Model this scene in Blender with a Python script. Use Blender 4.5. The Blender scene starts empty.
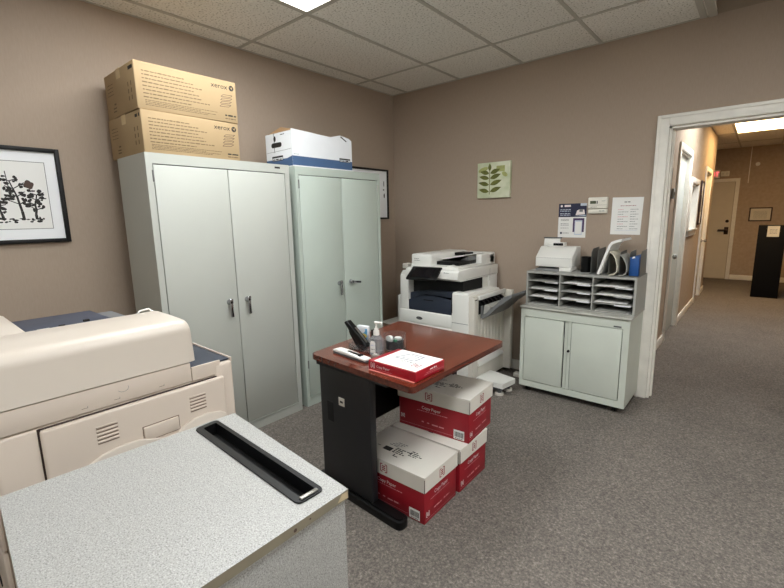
import bpy, bmesh, math, random
from mathutils import Matrix, Vector
random.seed(7)
scene = bpy.context.scene
COL = scene.collection
R = math.radians

# ------------------------------------------------------------------ materials
def lin(c):
    out = []
    for v in c[:3]:
        v = v / 255.0
        out.append(v / 12.92 if v <= 0.04045 else ((v + 0.055) / 1.055) ** 2.4)
    return (out[0], out[1], out[2], 1.0)

MATS = {}
def mat(name, c, rough=0.5, metal=0.0, var=0.05, scale=9.0, bump=0.0, bscale=200.0, spec=0.5, trans=0.0, coat=0.0, ior=1.5):
    if name in MATS:
        return MATS[name]
    m = bpy.data.materials.new(name)
    m.use_nodes = True
    nt = m.node_tree
    b = nt.nodes['Principled BSDF']
    b.inputs['Roughness'].default_value = rough
    b.inputs['Metallic'].default_value = metal
    b.inputs['Specular IOR Level'].default_value = spec
    b.inputs['Transmission Weight'].default_value = trans
    b.inputs['Coat Weight'].default_value = coat
    b.inputs['IOR'].default_value = ior
    b.inputs['Base Color'].default_value = lin(c)
    tc = nt.nodes.new('ShaderNodeTexCoord')
    if var > 0:
        n = nt.nodes.new('ShaderNodeTexNoise')
        n.inputs['Scale'].default_value = scale
        n.inputs['Detail'].default_value = 4
        r = nt.nodes.new('ShaderNodeValToRGB')
        l = lin(c)
        r.color_ramp.elements[0].position = 0.3
        r.color_ramp.elements[1].position = 0.7
        r.color_ramp.elements[0].color = tuple(x * (1 - var) for x in l[:3]) + (1,)
        r.color_ramp.elements[1].color = tuple(min(1, x * (1 + var)) for x in l[:3]) + (1,)
        nt.links.new(tc.outputs['Object'], n.inputs['Vector'])
        nt.links.new(n.outputs['Fac'], r.inputs['Fac'])
        nt.links.new(r.outputs['Color'], b.inputs['Base Color'])
    if bump > 0:
        n2 = nt.nodes.new('ShaderNodeTexNoise')
        n2.inputs['Scale'].default_value = bscale
        bp = nt.nodes.new('ShaderNodeBump')
        bp.inputs['Strength'].default_value = bump
        bp.inputs['Distance'].default_value = 0.002
        nt.links.new(tc.outputs['Object'], n2.inputs['Vector'])
        nt.links.new(n2.outputs['Fac'], bp.inputs['Height'])
        nt.links.new(bp.outputs['Normal'], b.inputs['Normal'])
    MATS[name] = m
    return m

def speckle(name, stops, scale, rough, bump=0.0, stretch=(1, 1, 1), detail=2.0, nrough=0.5, scale2=None, amt2=0.1, spec=0.5):
    """noise driven multi colour material: laminate, carpet, ceiling tile, wallpaper"""
    m = bpy.data.materials.new(name)
    m.use_nodes = True
    nt = m.node_tree
    b = nt.nodes['Principled BSDF']
    b.inputs['Roughness'].default_value = rough
    b.inputs['Specular IOR Level'].default_value = spec
    tc = nt.nodes.new('ShaderNodeTexCoord')
    mp = nt.nodes.new('ShaderNodeMapping')
    mp.inputs['Scale'].default_value = stretch
    nt.links.new(tc.outputs['Object'], mp.inputs['Vector'])
    n = nt.nodes.new('ShaderNodeTexNoise')
    n.inputs['Scale'].default_value = scale
    n.inputs['Detail'].default_value = detail
    n.inputs['Roughness'].default_value = nrough
    nt.links.new(mp.outputs['Vector'], n.inputs['Vector'])
    r = nt.nodes.new('ShaderNodeValToRGB')
    els = r.color_ramp.elements
    els[0].position, els[0].color = stops[0][0], lin(stops[0][1])
    els[1].position, els[1].color = stops[-1][0], lin(stops[-1][1])
    for p, c in stops[1:-1]:
        e = els.new(p)
        e.color = lin(c)
    nt.links.new(n.outputs['Fac'], r.inputs['Fac'])
    out = r.outputs['Color']
    if scale2:
        n3 = nt.nodes.new('ShaderNodeTexNoise')
        n3.inputs['Scale'].default_value = scale2
        n3.inputs['Detail'].default_value = 3
        nt.links.new(tc.outputs['Object'], n3.inputs['Vector'])
        r3 = nt.nodes.new('ShaderNodeValToRGB')
        r3.color_ramp.elements[0].position = 0.3
        r3.color_ramp.elements[1].position = 0.7
        a = 1 - amt2
        r3.color_ramp.elements[0].color = (a, a, a, 1)
        r3.color_ramp.elements[1].color = (1, 1, 1, 1)
        nt.links.new(n3.outputs['Fac'], r3.inputs['Fac'])
        mx = nt.nodes.new('ShaderNodeMix')
        mx.data_type = 'RGBA'
        mx.blend_type = 'MULTIPLY'
        mx.inputs['Factor'].default_value = 1.0
        nt.links.new(out, mx.inputs['A'])
        nt.links.new(r3.outputs['Color'], mx.inputs['B'])
        out = mx.outputs['Result']
    nt.links.new(out, b.inputs['Base Color'])
    if bump > 0:
        bp = nt.nodes.new('ShaderNodeBump')
        bp.inputs['Strength'].default_value = bump
        bp.inputs['Distance'].default_value = 0.004
        nt.links.new(n.outputs['Fac'], bp.inputs['Height'])
        nt.links.new(bp.outputs['Normal'], b.inputs['Normal'])
    MATS[name] = m
    return m

def emit(name, c, s):
    m = bpy.data.materials.new(name)
    m.use_nodes = True
    b = m.node_tree.nodes['Principled BSDF']
    b.inputs['Base Color'].default_value = (0.8, 0.8, 0.8, 1)
    b.inputs['Emission Color'].default_value = (c[0], c[1], c[2], 1)
    b.inputs['Emission Strength'].default_value = s
    MATS[name] = m
    return m

def woodmat(name, dark, light, scale=1.0, rough=0.25, rot=0.0):
    m = bpy.data.materials.new(name)
    m.use_nodes = True
    nt = m.node_tree
    b = nt.nodes['Principled BSDF']
    b.inputs['Roughness'].default_value = rough
    b.inputs['Coat Weight'].default_value = 0.3
    b.inputs['Coat Roughness'].default_value = 0.12
    tc = nt.nodes.new('ShaderNodeTexCoord')
    mp = nt.nodes.new('ShaderNodeMapping')
    mp.inputs['Scale'].default_value = (22 * scale, 1.6 * scale, 22 * scale)
    mp.inputs['Rotation'].default_value = (0, 0, rot)
    nt.links.new(tc.outputs['Object'], mp.inputs['Vector'])
    n = nt.nodes.new('ShaderNodeTexNoise')
    n.inputs['Scale'].default_value = 2.2
    n.inputs['Detail'].default_value = 6
    n.inputs['Distortion'].default_value = 0.6
    nt.links.new(mp.outputs['Vector'], n.inputs['Vector'])
    r = nt.nodes.new('ShaderNodeValToRGB')
    r.color_ramp.elements[0].position = 0.3
    r.color_ramp.elements[1].position = 0.72
    r.color_ramp.elements[0].color = lin(dark)
    r.color_ramp.elements[1].color = lin(light)
    nt.links.new(n.outputs['Fac'], r.inputs['Fac'])
    nt.links.new(r.outputs['Color'], b.inputs['Base Color'])
    MATS[name] = m
    return m

WALL = speckle('taupe_wallpaper', [(0.25, (167, 150, 134)), (0.75, (173, 156, 140))], 30, 0.85, 0.0, (5, 5, 0.8), 3, spec=0.2)
WALLW = speckle('offwhite_bounce_wallpaper', [(0.25, (222, 217, 208)), (0.75, (228, 223, 214))], 30, 0.85, 0.0, (5, 5, 0.8), 3, spec=0.2)  # pale tone given to the unseen walls to bounce more light
HWALL = speckle('hallway_paint', [(0.3, (170, 152, 132)), (0.7, (180, 162, 142))], 20, 0.8, 0.0, spec=0.2)
TILE = speckle('mineral_fibre_tile', [(0.33, (168, 164, 154)), (0.42, (236, 233, 225)), (0.7, (245, 243, 237))], 85, 0.95, 0.25, (1, 1, 1), 2.5, spec=0.1)
CARPET = speckle('grey_brown_carpet', [(0.33, (82, 77, 72)), (0.46, (108, 102, 96)), (0.55, (122, 115, 108)), (0.68, (158, 149, 140))], 92, 0.95, 0.10, (1, 1, 1), 5.0, nrough=0.78, scale2=2.5, amt2=0.12, spec=0.1)
LAMI = speckle('speckled_grey_laminate', [(0.30, (122, 121, 118)), (0.44, (158, 157, 153)), (0.58, (168, 167, 163)), (0.72, (194, 193, 189))], 380, 0.42, 0.0, (1, 1, 1), 2.0)
WOOD = woodmat('cherry_wood_laminate', (74, 31, 20), (118, 54, 36), rough=0.12)
WOODE = woodmat('cherry_wood_edge', (70, 30, 22), (104, 48, 34), rough=0.25)
M_CAB = mat('pale_grey_paint', (184, 186, 178), 0.42, var=0.02, scale=3)
M_CAB2 = mat('pale_green_grey_paint', (184, 194, 184), 0.42, var=0.03, scale=3)
M_CABS = mat('grey_cabinet_paint', (200, 205, 194), 0.42, var=0.03, scale=5)
M_CABT = mat('grey_green_top', (172, 171, 162), 0.45)
M_CHROME = mat('chrome', (178, 178, 182), 0.16, 1.0, var=0)
M_BLACK = mat('black_plastic', (9, 9, 10), 0.4, spec=0.28)
M_BLACKM = mat('black_painted_metal', (25, 26, 30), 0.45)
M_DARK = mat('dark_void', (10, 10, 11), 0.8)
M_NAVY = mat('navy_plastic', (38, 45, 60), 0.45)
M_NAVY2 = mat('slate_plastic', (62, 68, 84), 0.5)
M_BEIGE = mat('beige_plastic', (212, 198, 184), 0.42, var=0.015, scale=4, bump=0.05, bscale=600)
M_BEIGEL = mat('pale_beige_plastic', (212, 201, 188), 0.38, var=0.01, scale=4)
M_WHITEP = mat('white_plastic', (228, 227, 221), 0.38, var=0.01)
M_WHITEQ = mat('offwhite_plastic', (214, 209, 198), 0.42, var=0.02)
M_GREYP = mat('grey_plastic', (120, 121, 122), 0.5)
M_GREYD = mat('dark_grey_plastic', (84, 86, 88), 0.5)
M_SCREEN = mat('dark_glass_screen', (18, 18, 22), 0.08, var=0)
M_PAPER = mat('white_paper', (235, 234, 230), 0.75, var=0.01)
M_PAPERC = mat('cream_paper', (214, 208, 190), 0.8, var=0.02)
M_CARD = mat('kraft_cardboard', (164, 140, 104), 0.8, var=0.04, scale=6, bump=0.05, bscale=90)
M_CARDD = mat('inner_cardboard', (150, 118, 82), 0.85)
M_INK = mat('black_ink', (36, 33, 30), 0.7, var=0)
M_INKG = mat('grey_ink', (120, 118, 116), 0.7, var=0)
M_INKT = mat('printed_text_brown', (112, 94, 66), 0.8, var=0)
M_INKB = mat('brown_ink', (78, 60, 52), 0.7, var=0)
M_WBOX = mat('white_cardboard', (226, 228, 230), 0.7, var=0.02)
M_LID = mat('offwhite_lid_cardboard', (218, 213, 203), 0.7, var=0.02)
M_BLUEB = mat('blue_printed_band', (66, 92, 128), 0.6, var=0.04)
M_RED = mat('red_printed_cardboard', (150, 18, 34), 0.5, var=0.03)
M_REDW = mat('red_paper_wrap', (160, 18, 36), 0.3, var=0.03)
M_MAROON = mat('maroon_ink', (150, 40, 52), 0.7, var=0)
M_SKETCH = mat('grey_line_drawing', (150, 152, 160), 0.7, var=0)
M_GAP = mat('shaded_seam', (62, 48, 42), 0.8, var=0)
M_VENT = mat('beige_shadow_gap', (128, 108, 94), 0.8, var=0)
M_WINK = mat('white_ink', (236, 226, 224), 0.7, var=0)
M_PINK = mat('pale_pink_ink', (214, 140, 146), 0.7, var=0)
M_TRIM = mat('white_trim_paint', (236, 232, 222), 0.5, var=0.05, scale=14)
M_GRID = mat('ceiling_grid_metal', (186, 182, 172), 0.5, var=0.02)
M_TAN = mat('tan_edge_band', (128, 120, 102), 0.55, var=0.06, scale=30)
M_TANW = mat('chipped_edge', (188, 170, 136), 0.7)
M_DOOR = mat('pale_door_paint', (206, 212, 206), 0.45, var=0.02)
M_DOORC = mat('cream_door_paint', (206, 196, 176), 0.5, var=0.02)
M_FRAME = mat('black_frame', (17, 16, 16), 0.5, spec=0.3)
M_FRAMEB = mat('dark_brown_frame', (56, 34, 24), 0.4)
M_MATB = mat('white_mat_board', (240, 241, 242), 0.7, var=0.01)
M_SLOT = mat('sorter_grey_board', (160, 160, 154), 0.6, var=0.04)
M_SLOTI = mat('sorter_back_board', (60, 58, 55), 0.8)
M_BLUEF = mat('blue_folder', (22, 74, 138), 0.5)
M_FOLD = mat('grey_metal_divider', (104, 105, 102), 0.5, 0.2)
M_LEAFB = speckle('canvas_print_ground', [(0.35, (196, 204, 168)), (0.6, (220, 222, 196))], 9, 0.8, 0.1)
M_LEAF = mat('olive_leaf_print', (104, 108, 48), 0.8, var=0.25, scale=40)
M_LEAF2 = mat('faded_olive_print', (172, 176, 112), 0.8, var=0.2, scale=30)
M_PNAVY = mat('poster_navy', (36, 38, 66), 0.6, var=0)
M_PPUR = mat('poster_purple', (72, 48, 92), 0.6, var=0)
M_PLAV = mat('poster_pale_blue', (196, 204, 218), 0.6, var=0)
M_THERM = mat('thermostat_plastic', (232, 227, 214), 0.45)
M_REDTXT = mat('red_sign_letters', (210, 30, 40), 0.4, var=0)
M_GEL = mat('clear_plastic', (244, 248, 249), 0.03, trans=0.97, var=0, ior=1.12)
M_GEL2 = mat('clear_gel', (238, 242, 245), 0.06, trans=0.85, var=0, ior=1.2)
M_BLUEL = mat('sky_blue_print', (90, 160, 205), 0.5, var=0.3, scale=50)
M_YEL = mat('yellow_print', (222, 196, 96), 0.5)
M_GREEN = mat('green_print', (60, 130, 96), 0.5)
M_GLASSW = mat('window_glass', (226, 236, 240), 0.15, var=0.01)
M_BRONZE = mat('aged_bronze', (52, 36, 24), 0.4, 0.6)
M_STEEL = mat('brushed_steel', (150, 148, 142), 0.35, 0.9)
E_PANEL = emit('fluorescent_diffuser', (0.95, 0.985, 1.0), 15.0)
E_COOL = emit('added_hallway_cool_diffuser', (0.95, 0.98, 1.0), 17.0)
E_WARM = emit('hallway_warm_diffuser', (1.0, 0.66, 0.30), 16.0)
E_EXIT = emit('exit_letters_glow', (1.0, 0.06, 0.1), 2.2)

# ------------------------------------------------------------------ mesh builder
TEXT_CACHE = {}
def text_mesh(s, align):
    k = (s, align)
    if k not in TEXT_CACHE:
        cu = bpy.data.curves.new('t', 'FONT')
        cu.body = s
        cu.align_x = align
        cu.size = 1.0
        cu.resolution_u = 2
        ob = bpy.data.objects.new('t', cu)
        COL.objects.link(ob)
        dg = bpy.context.evaluated_depsgraph_get()
        me = bpy.data.meshes.new_from_object(ob.evaluated_get(dg))
        bpy.data.objects.remove(ob)
        bpy.data.curves.remove(cu)
        TEXT_CACHE[k] = me
    return TEXT_CACHE[k]

class MB:
    def __init__(s, default=None):
        s.bm = bmesh.new()
        s.mats = []
        s.default = default
    def mi(s, m):
        m = m or s.default
        if m not in s.mats:
            s.mats.append(m)
        return s.mats.index(m)
    def _faces(s, faces, m, smooth=False):
        i = s.mi(m)
        for f in faces:
            f.material_index = i
            f.smooth = smooth
    def box(s, x0, y0, z0, x1, y1, z1, m=None, bevel=0.0, seg=2, rz=0.0, mx=None):
        if x1 < x0: x0, x1 = x1, x0
        if y1 < y0: y0, y1 = y1, y0
        if z1 < z0: z0, z1 = z1, z0
        M = Matrix.Translation(((x0 + x1) / 2, (y0 + y1) / 2, (z0 + z1) / 2))
        if rz: M = M @ Matrix.Rotation(rz, 4, 'Z')
        M = M @ Matrix.Diagonal((x1 - x0, y1 - y0, z1 - z0, 1))
        if mx is not None: M = mx @ M
        before = set(s.bm.faces)
        r = bmesh.ops.create_cube(s.bm, size=1.0, matrix=M)
        if bevel > 0:
            es = list({e for v in r['verts'] for e in v.link_edges})
            bmesh.ops.bevel(s.bm, geom=es, offset=bevel, segments=seg, profile=0.5, affect='EDGES', clamp_overlap=True)
        s._faces([f for f in s.bm.faces if f not in before], m, bevel > 0)
        return s
    def prism(s, pts, axis, a, b, m=None, bevel=0.0, seg=2, only=None):
        """polygon in the plane normal to axis, extruded from a to b. pts are (u,v): axis x->(y,z), y->(x,z), z->(x,y)"""
        def P(u, v, w):
            return {'x': (w, u, v), 'y': (u, w, v), 'z': (u, v, w)}[axis]
        before = set(s.bm.faces)
        va = [s.bm.verts.new(P(u, v, a)) for u, v in pts]
        vb = [s.bm.verts.new(P(u, v, b)) for u, v in pts]
        n = len(pts)
        fs = [s.bm.faces.new(va), s.bm.faces.new(vb[::-1])]
        for i in range(n):
            fs.append(s.bm.faces.new((va[i], vb[i], vb[(i + 1) % n], va[(i + 1) % n])))
        bmesh.ops.recalc_face_normals(s.bm, faces=fs)
        if bevel > 0:
            es = list({e for f in fs for e in f.edges})
            bmesh.ops.bevel(s.bm, geom=es, offset=bevel, segments=seg, profile=0.5, affect='EDGES', clamp_overlap=True)
        s._faces([f for f in s.bm.faces if f not in before], m, bevel > 0)
        return s
    def poly(s, pts, m=None):
        f = s.bm.faces.new([s.bm.verts.new(p) for p in pts])
        s._faces([f], m)
        return s
    def cyl(s, c, r, h, axis='z', m=None, seg=24, r2=None, bevel=0.0, mx=None):
        """cylinder from c along axis by h"""
        Rm = {'z': Matrix.Identity(4), 'x': Matrix.Rotation(R(90), 4, 'Y'), 'y': Matrix.Rotation(R(-90), 4, 'X')}[axis]
        M = Matrix.Translation(c) @ Rm @ Matrix.Translation((0, 0, h / 2))
        if mx is not None: M = mx @ M
        before = set(s.bm.faces)
        rr = bmesh.ops.create_cone(s.bm, cap_ends=True, segments=seg, radius1=r, radius2=r if r2 is None else r2, depth=h, matrix=M)
        if bevel > 0:
            es = [e for e in {e for v in rr['verts'] for e in v.link_edges} if len(e.link_faces) == 2 and any(len(f.verts) > 4 for f in e.link_faces)]
            bmesh.ops.bevel(s.bm, geom=es, offset=bevel, segments=2, profile=0.5, affect='EDGES', clamp_overlap=True)
        fs = [f for f in s.bm.faces if f not in before]
        s._faces(fs, m, False)
        for f in fs:
            if len(f.verts) == 4: f.smooth = True
        return s
    def tube(s, pts, r, m=None, seg=8):
        P = [Vector(p) for p in pts]
        rings = []
        n0 = None
        for i, p in enumerate(P):
            t = (P[min(i + 1, len(P) - 1)] - P[max(i - 1, 0)]).normalized()
            if n0 is None:
                n0 = t.orthogonal().normalized()
            else:
                n0 = (n0 - t * n0.dot(t)).normalized()
            b = t.cross(n0)
            rings.append([s.bm.verts.new(p + (n0 * math.cos(2 * math.pi * k / seg) + b * math.sin(2 * math.pi * k / seg)) * r) for k in range(seg)])
        fs = []
        for i in range(len(rings) - 1):
            for k in range(seg):
                fs.append(s.bm.faces.new((rings[i][k], rings[i][(k + 1) % seg], rings[i + 1][(k + 1) % seg], rings[i + 1][k])))
        fs.append(s.bm.faces.new(rings[0][::-1]))
        fs.append(s.bm.faces.new(rings[-1]))
        s._faces(fs, m, True)
        return s
    def lathe(s, c, prof, m=None, seg=24):
        """prof: list of (r,z) from bottom to top"""
        rings = []
        for r, z in prof:
            rings.append([s.bm.verts.new((c[0] + max(r, 1e-4) * math.cos(2 * math.pi * k / seg), c[1] + max(r, 1e-4) * math.sin(2 * math.pi * k / seg), c[2] + z)) for k in range(seg)])
        fs = []
        for i in range(len(rings) - 1):
            for k in range(seg):
                fs.append(s.bm.faces.new((rings[i][k], rings[i][(k + 1) % seg], rings[i + 1][(k + 1) % seg], rings[i + 1][k])))
        fs.append(s.bm.faces.new(rings[0][::-1]))
        fs.append(s.bm.faces.new(rings[-1]))
        s._faces(fs, m, True)
        return s
    def slab(s, quad, z0, z1, m=None, r=0.0, seg=4, side=None):
        """horizontal plate with quad outline (x,y) and rounded corners"""
        pts = roundpoly(quad, r, seg) if r > 0 else list(quad)
        before = set(s.bm.faces)
        s.prism(pts, 'z', z0, z1, m)
        if side:
            i = s.mi(side)
            s.bm.normal_update()
            for f in s.bm.faces:
                if f not in before and abs(f.normal.z) < 0.5: f.material_index = i
        return s
    def text(s, txt, F, u, v, h, m=None, align='LEFT', d=0.0006, sx=1.0):
        me = text_mesh(txt, align)
        tb = bmesh.new()
        tb.from_mesh(me)
        M = F.M @ Matrix.Translation((u, v, d)) @ Matrix.Diagonal((h * 1.35 * sx, h * 1.35, 1, 1))
        bmesh.ops.transform(tb, matrix=M, verts=tb.verts)
        mp = {}
        i = s.mi(m)
        for vv in tb.verts: mp[vv] = s.bm.verts.new(vv.co)
        for f in tb.faces:
            try:
                nf = s.bm.faces.new([mp[q] for q in f.verts])
                nf.material_index = i
            except ValueError:
                pass
        tb.free()
        return s
    def frect(s, F, u0, v0, u1, v1, m=None, d=0.0005):
        return s.poly([F(u0, v0, d), F(u1, v0, d), F(u1, v1, d), F(u0, v1, d)], m)
    def fpoly(s, F, pts, m=None, d=0.0005):
        return s.poly([F(u, v, d) for u, v in pts], m)
    def fline(s, F, a, b, w, m=None, d=0.0005):
        dx, dy = b[0] - a[0], b[1] - a[1]
        l = math.hypot(dx, dy) or 1
        nx, ny = -dy / l * w / 2, dx / l * w / 2
        return s.fpoly(F, [(a[0] + nx, a[1] + ny), (a[0] - nx, a[1] - ny), (b[0] - nx, b[1] - ny), (b[0] + nx, b[1] + ny)], m, d)
    def fellipse(s, F, u, v, a, b, m=None, d=0.0005, n=20, rot=0.0):
        c, q = math.cos(rot), math.sin(rot)
        return s.fpoly(F, [(u + a * math.cos(t) * c - b * math.sin(t) * q, v + a * math.cos(t) * q + b * math.sin(t) * c) for t in [2 * math.pi * k / n for k in range(n)]], m, d)
    def words(s, F, u0, u1, v, h, m=None, d=0.0005):
        """a line of tiny illegible print"""
        u = u0
        while u < u1:
            w = min(h * random.uniform(1.4, 4.5), u1 - u)
            s.frect(F, u, v, u + w, v + h * random.uniform(.75, 1.0), m, d)
            u += w + h * 0.7
        return s
    def build(s, name, parent=None, m=None, smooth_angle=True):
        bmesh.ops.recalc_face_normals(s.bm, faces=[f for f in s.bm.faces if False])
        me = bpy.data.meshes.new(name)
        off = Vector((0, 0, 0))
        ob = bpy.data.objects.new(name, me)
        if parent is not None:
            inv = XF.get(parent.name)
            if inv is not None:
                bmesh.ops.transform(s.bm, matrix=inv, verts=s.bm.verts)
                XF[ob.name] = inv
            ob.parent = parent
        else:
            vs = [v.co for v in s.bm.verts]
            off = Vector(((min(v.x for v in vs) + max(v.x for v in vs)) / 2, (min(v.y for v in vs) + max(v.y for v in vs)) / 2, min(v.z for v in vs)))
            bmesh.ops.translate(s.bm, vec=-off, verts=s.bm.verts)
            ob.location = off
            XF[ob.name] = Matrix.Translation(-off)
        s.bm.to_mesh(me)
        s.bm.free()
        me.set_sharp_from_angle(angle=R(48))
        if not s.mats: s.mats = [s.default]
        for mm in s.mats: me.materials.append(mm)
        COL.objects.link(ob)
        return ob

XF = {}
class Face:
    """a 2-d drawing frame on a surface"""
    def __init__(s, o, r, u):
        s.o, s.r, s.u = Vector(o), Vector(r).normalized(), Vector(u).normalized()
        s.n = s.r.cross(s.u)
        s.M = Matrix(((s.r.x, s.u.x, s.n.x, s.o.x), (s.r.y, s.u.y, s.n.y, s.o.y), (s.r.z, s.u.z, s.n.z, s.o.z), (0, 0, 0, 1)))
    def __call__(s, u, v, d=0.0):
        return s.o + s.r * u + s.u * v + s.n * d

def roundpoly(q, r, seg=4):
    out = []
    n = len(q)
    for i in range(n):
        p, a, b = Vector(q[i]), Vector(q[i - 1]), Vector(q[(i + 1) % n])
        da, db = (a - p).normalized(), (b - p).normalized()
        s0, s1 = p + da * r, p + db * r
        for k in range(seg + 1):
            t = k / seg
            v = s0 * (1 - t) ** 2 + p * 2 * t * (1 - t) + s1 * t * t
            out.append((v.x, v.y))
    return out

def tag(o, label, cat, group=None):
    o['label'] = label
    o['category'] = cat
    if group: o['group'] = group
    return o

def thing(name, label, cat, loc, rz=0.0, group=None, local=False):
    o = bpy.data.objects.new(name, None)
    o.empty_display_size = 0.1
    COL.objects.link(o)
    o.location = loc
    o.rotation_euler = (0, 0, rz)
    tag(o, label, cat, group)
    if not local:
        XF[o.name] = (Matrix.Translation(loc) @ Matrix.Rotation(rz, 4, 'Z')).inverted()
    return o

def struct(mb, name, parent=None):
    o = mb.build(name, parent)
    o['kind'] = 'structure'
    return o

# ------------------------------------------------------------------ setting
H = 2.647
T = 0.6096
GX = 0.189          # first ceiling grid line
GB, GA = -0.542, -1.761
RX, FY = 5.3, -6.7  # right and front walls
DX0, DX1, DZ = 2.50, 3.42, 1.995   # cased opening
HX, HY = 2.33, 7.72  # hallway left wall and end wall

struct(MB(CARPET).box(-.12, FY - .12, -.08, 5.2, HY + .12, 0), 'floor')
struct(MB(WALL).box(-.12, FY - .12, 0, 0, .12, H), 'wall_left')
b = MB(WALL)
b.box(0, 0, 0, DX0, .12, H)
struct(b, 'wall_back')
struct(MB(WALL).box(DX1, 0, 0, RX, .12, H).box(DX0, 0, DZ, DX1, .12, H), 'wall_back_doorway')
struct(MB(WALLW).box(RX, FY - .12, 0, RX + .12, .12, H), 'wall_right')
struct(MB(WALLW).box(0, FY - .12, 0, RX, FY, H), 'wall_front')
# hallway shell
b = MB(HWALL)
D1 = (1.82, 2.66, 2.045)
W1 = (2.95, 3.65, 1.17, 1.76)
D2 = (4.50, 5.25, 2.0)
b.box(HX - .12, .12, 0, HX, D1[0], H).box(HX - .12, D1[0], D1[2], HX, D1[1], H)
b.box(HX - .12, D1[1], 0, HX, W1[0], H).box(HX - .12, W1[0], 0, HX, W1[1], W1[2]).box(HX - .12, W1[0], W1[3], HX, W1[1], H)
b.box(HX - .12, W1[1], 0, HX, D2[0], H).box(HX - .12, D2[0], D2[2], HX, D2[1], H).box(HX - .12, D2[1], 0, HX, 5.88, H)
struct(b, 'wall_hallway_left')
struct(MB(HWALL).box(1.2, HY, 0, 5.2, HY + .12, H), 'wall_hallway_end')
struct(MB(HWALL).box(4.6, .12, 0, 4.72, HY, H), 'wall_hallway_right')
struct(MB(HWALL).box(1.2, 5.88, 0, 1.32, HY, H).box(1.32, 5.76, 0, HX - .12, 5.88, H), 'wall_hallway_recess')

# ceilings: tiles lie in a grid of metal bars
b = MB(TILE)
HOLE = (2.70, -1.70, 0.0)
L1 = (GX + T, GX + 2 * T, GA - 2 * T, GA)           # light by the tall cabinets
L2 = (GX + 4 * T + .08, GX + 5 * T + .08, GA - 2 * T, GA)  # added panel out of view, lights the sides facing right
L3 = (GX + 4 * T + .08, GX + 5 * T + .08, GA - 6 * T, GA - 4 * T)  # added panel behind the camera, brightens the far walls
L5 = (GX + 7 * T + .08, GX + 8 * T + .08, L1[2], L1[3])  # another panel added out of view to raise the room brightness
PANELS = (L1, L2, L3, L5)
xs = sorted({-.12, L1[0], L1[1], L2[0], L2[1], L5[0], L5[1], RX + .12, HOLE[0]})
ys = sorted({FY - .12, L3[2], L3[3], L1[2], L1[3], -.30, 0.0})
for i in range(len(xs) - 1):
    for j in range(len(ys) - 1):
        cx, cy = (xs[i] + xs[i + 1]) / 2, (ys[j] + ys[j + 1]) / 2
        if any(p[0] < cx < p[1] and p[2] < cy < p[3] for p in PANELS): continue
        if cx > HOLE[0] and cx < RX and cy > GA: continue
        b.box(xs[i], ys[j], H, xs[i + 1], ys[j + 1], H + .03)
struct(b, 'ceiling')
# open recess above the missing tiles near the doorway
b = MB(mat('recess_brown', (150, 136, 120), 0.9))
b.box(HOLE[0] - .03, GA, H + .30, RX + .12, .12, H + .33)
b.box(HOLE[0] - .03, GA - .0, H + .03, HOLE[0] - .005, .0, H + .30)
b.box(HOLE[0] - .03, 0, H, RX + .12, .03, H + .30)
b.box(HOLE[0] - .03, GA - .03, H + .03, RX + .12, GA, H + .30)
b.box(RX, GA, H + .03, RX + .03, 0, H + .30)
struct(b, 'ceiling_recess')
b = MB(M_GRID)
g = .0115
for k in range(0, 9):
    x = GX + k * T + (0.08 if k > 4 else 0)
    if k == 4:
        b.box(x - g, FY, H - .006, x + g + .012, 0, H + .002).box(x + g + .022, FY, H - .008, x + g + .066, 0, H + .004)
        continue
    if x < RX:
        if k > 4: b.box(x - g, FY, H - .006, x + g, GA, H + .002)
        else: b.box(x - g, FY, H - .006, x + g, 0, H + .002)
for y in (GB, GA, GA - 2 * T, GA - 4 * T, GA - 6 * T, GA - 8 * T):
    b.box(0, y - g, H - .005, HOLE[0] if y > GA - .1 else RX, y + g, H + .001)
b.box(0, -.014, H - .005, HOLE[0], 0, H).box(0, FY, H - .005, .012, -.014, H)
struct(b, 'trim_1')
struct(MB(TILE).box(1.2, .12, H, 5.2, 1.92, H + .03).box(1.2, 1.92, H, 2.58, 3.14, H + .03).box(3.19, 1.92, H, 5.2, 3.14, H + .03).box(1.2, 3.14, H, 5.2, 4.36, H + .03).box(1.2, 4.36, H, 2.58, 5.58, H + .03).box(3.19, 4.36, H, 5.2, 5.58, H + .03).box(1.2, 5.58, H, 5.2, HY + .1, H + .03), 'ceiling_hallway')
b = MB(M_GRID)
for x in (2.58, 3.19, 3.80, 4.41): b.box(x - g, .12, H - .005, x + g, HY, H + .001)
for y in (1.92, 3.14, 4.36, 5.58, 6.80): b.box(HX if y < 5.88 else 1.4, y - g, H - .005, 4.6, y + g, H + .001)
struct(b, 'trim_2')

# baseboards
def baseboard(name, x0, y0, x1, y1, h=.09):
    struct(MB(M_TRIM).box(x0, y0, 0, x1, y1, h, bevel=.004), name)
baseboard('baseboard_back', .014, -.014, 2.424, 0)
baseboard('baseboard_left', 0, FY, .014, -.014)
b = MB(M_TRIM)
for y0, y1 in ((.12, D1[0] - .07), (D1[1] + .07, D2[0] - .07), (D2[1] + .07, 5.88)):
    b.box(HX, y0, 0, HX + .014, y1, .09, bevel=.004)
struct(b, 'baseboard_hallway_left')
b = MB(M_TRIM).box(2.63, HY - .014, 0, 4.6, HY, .10, bevel=.004)
struct(b, 'baseboard_hallway_end')

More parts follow.
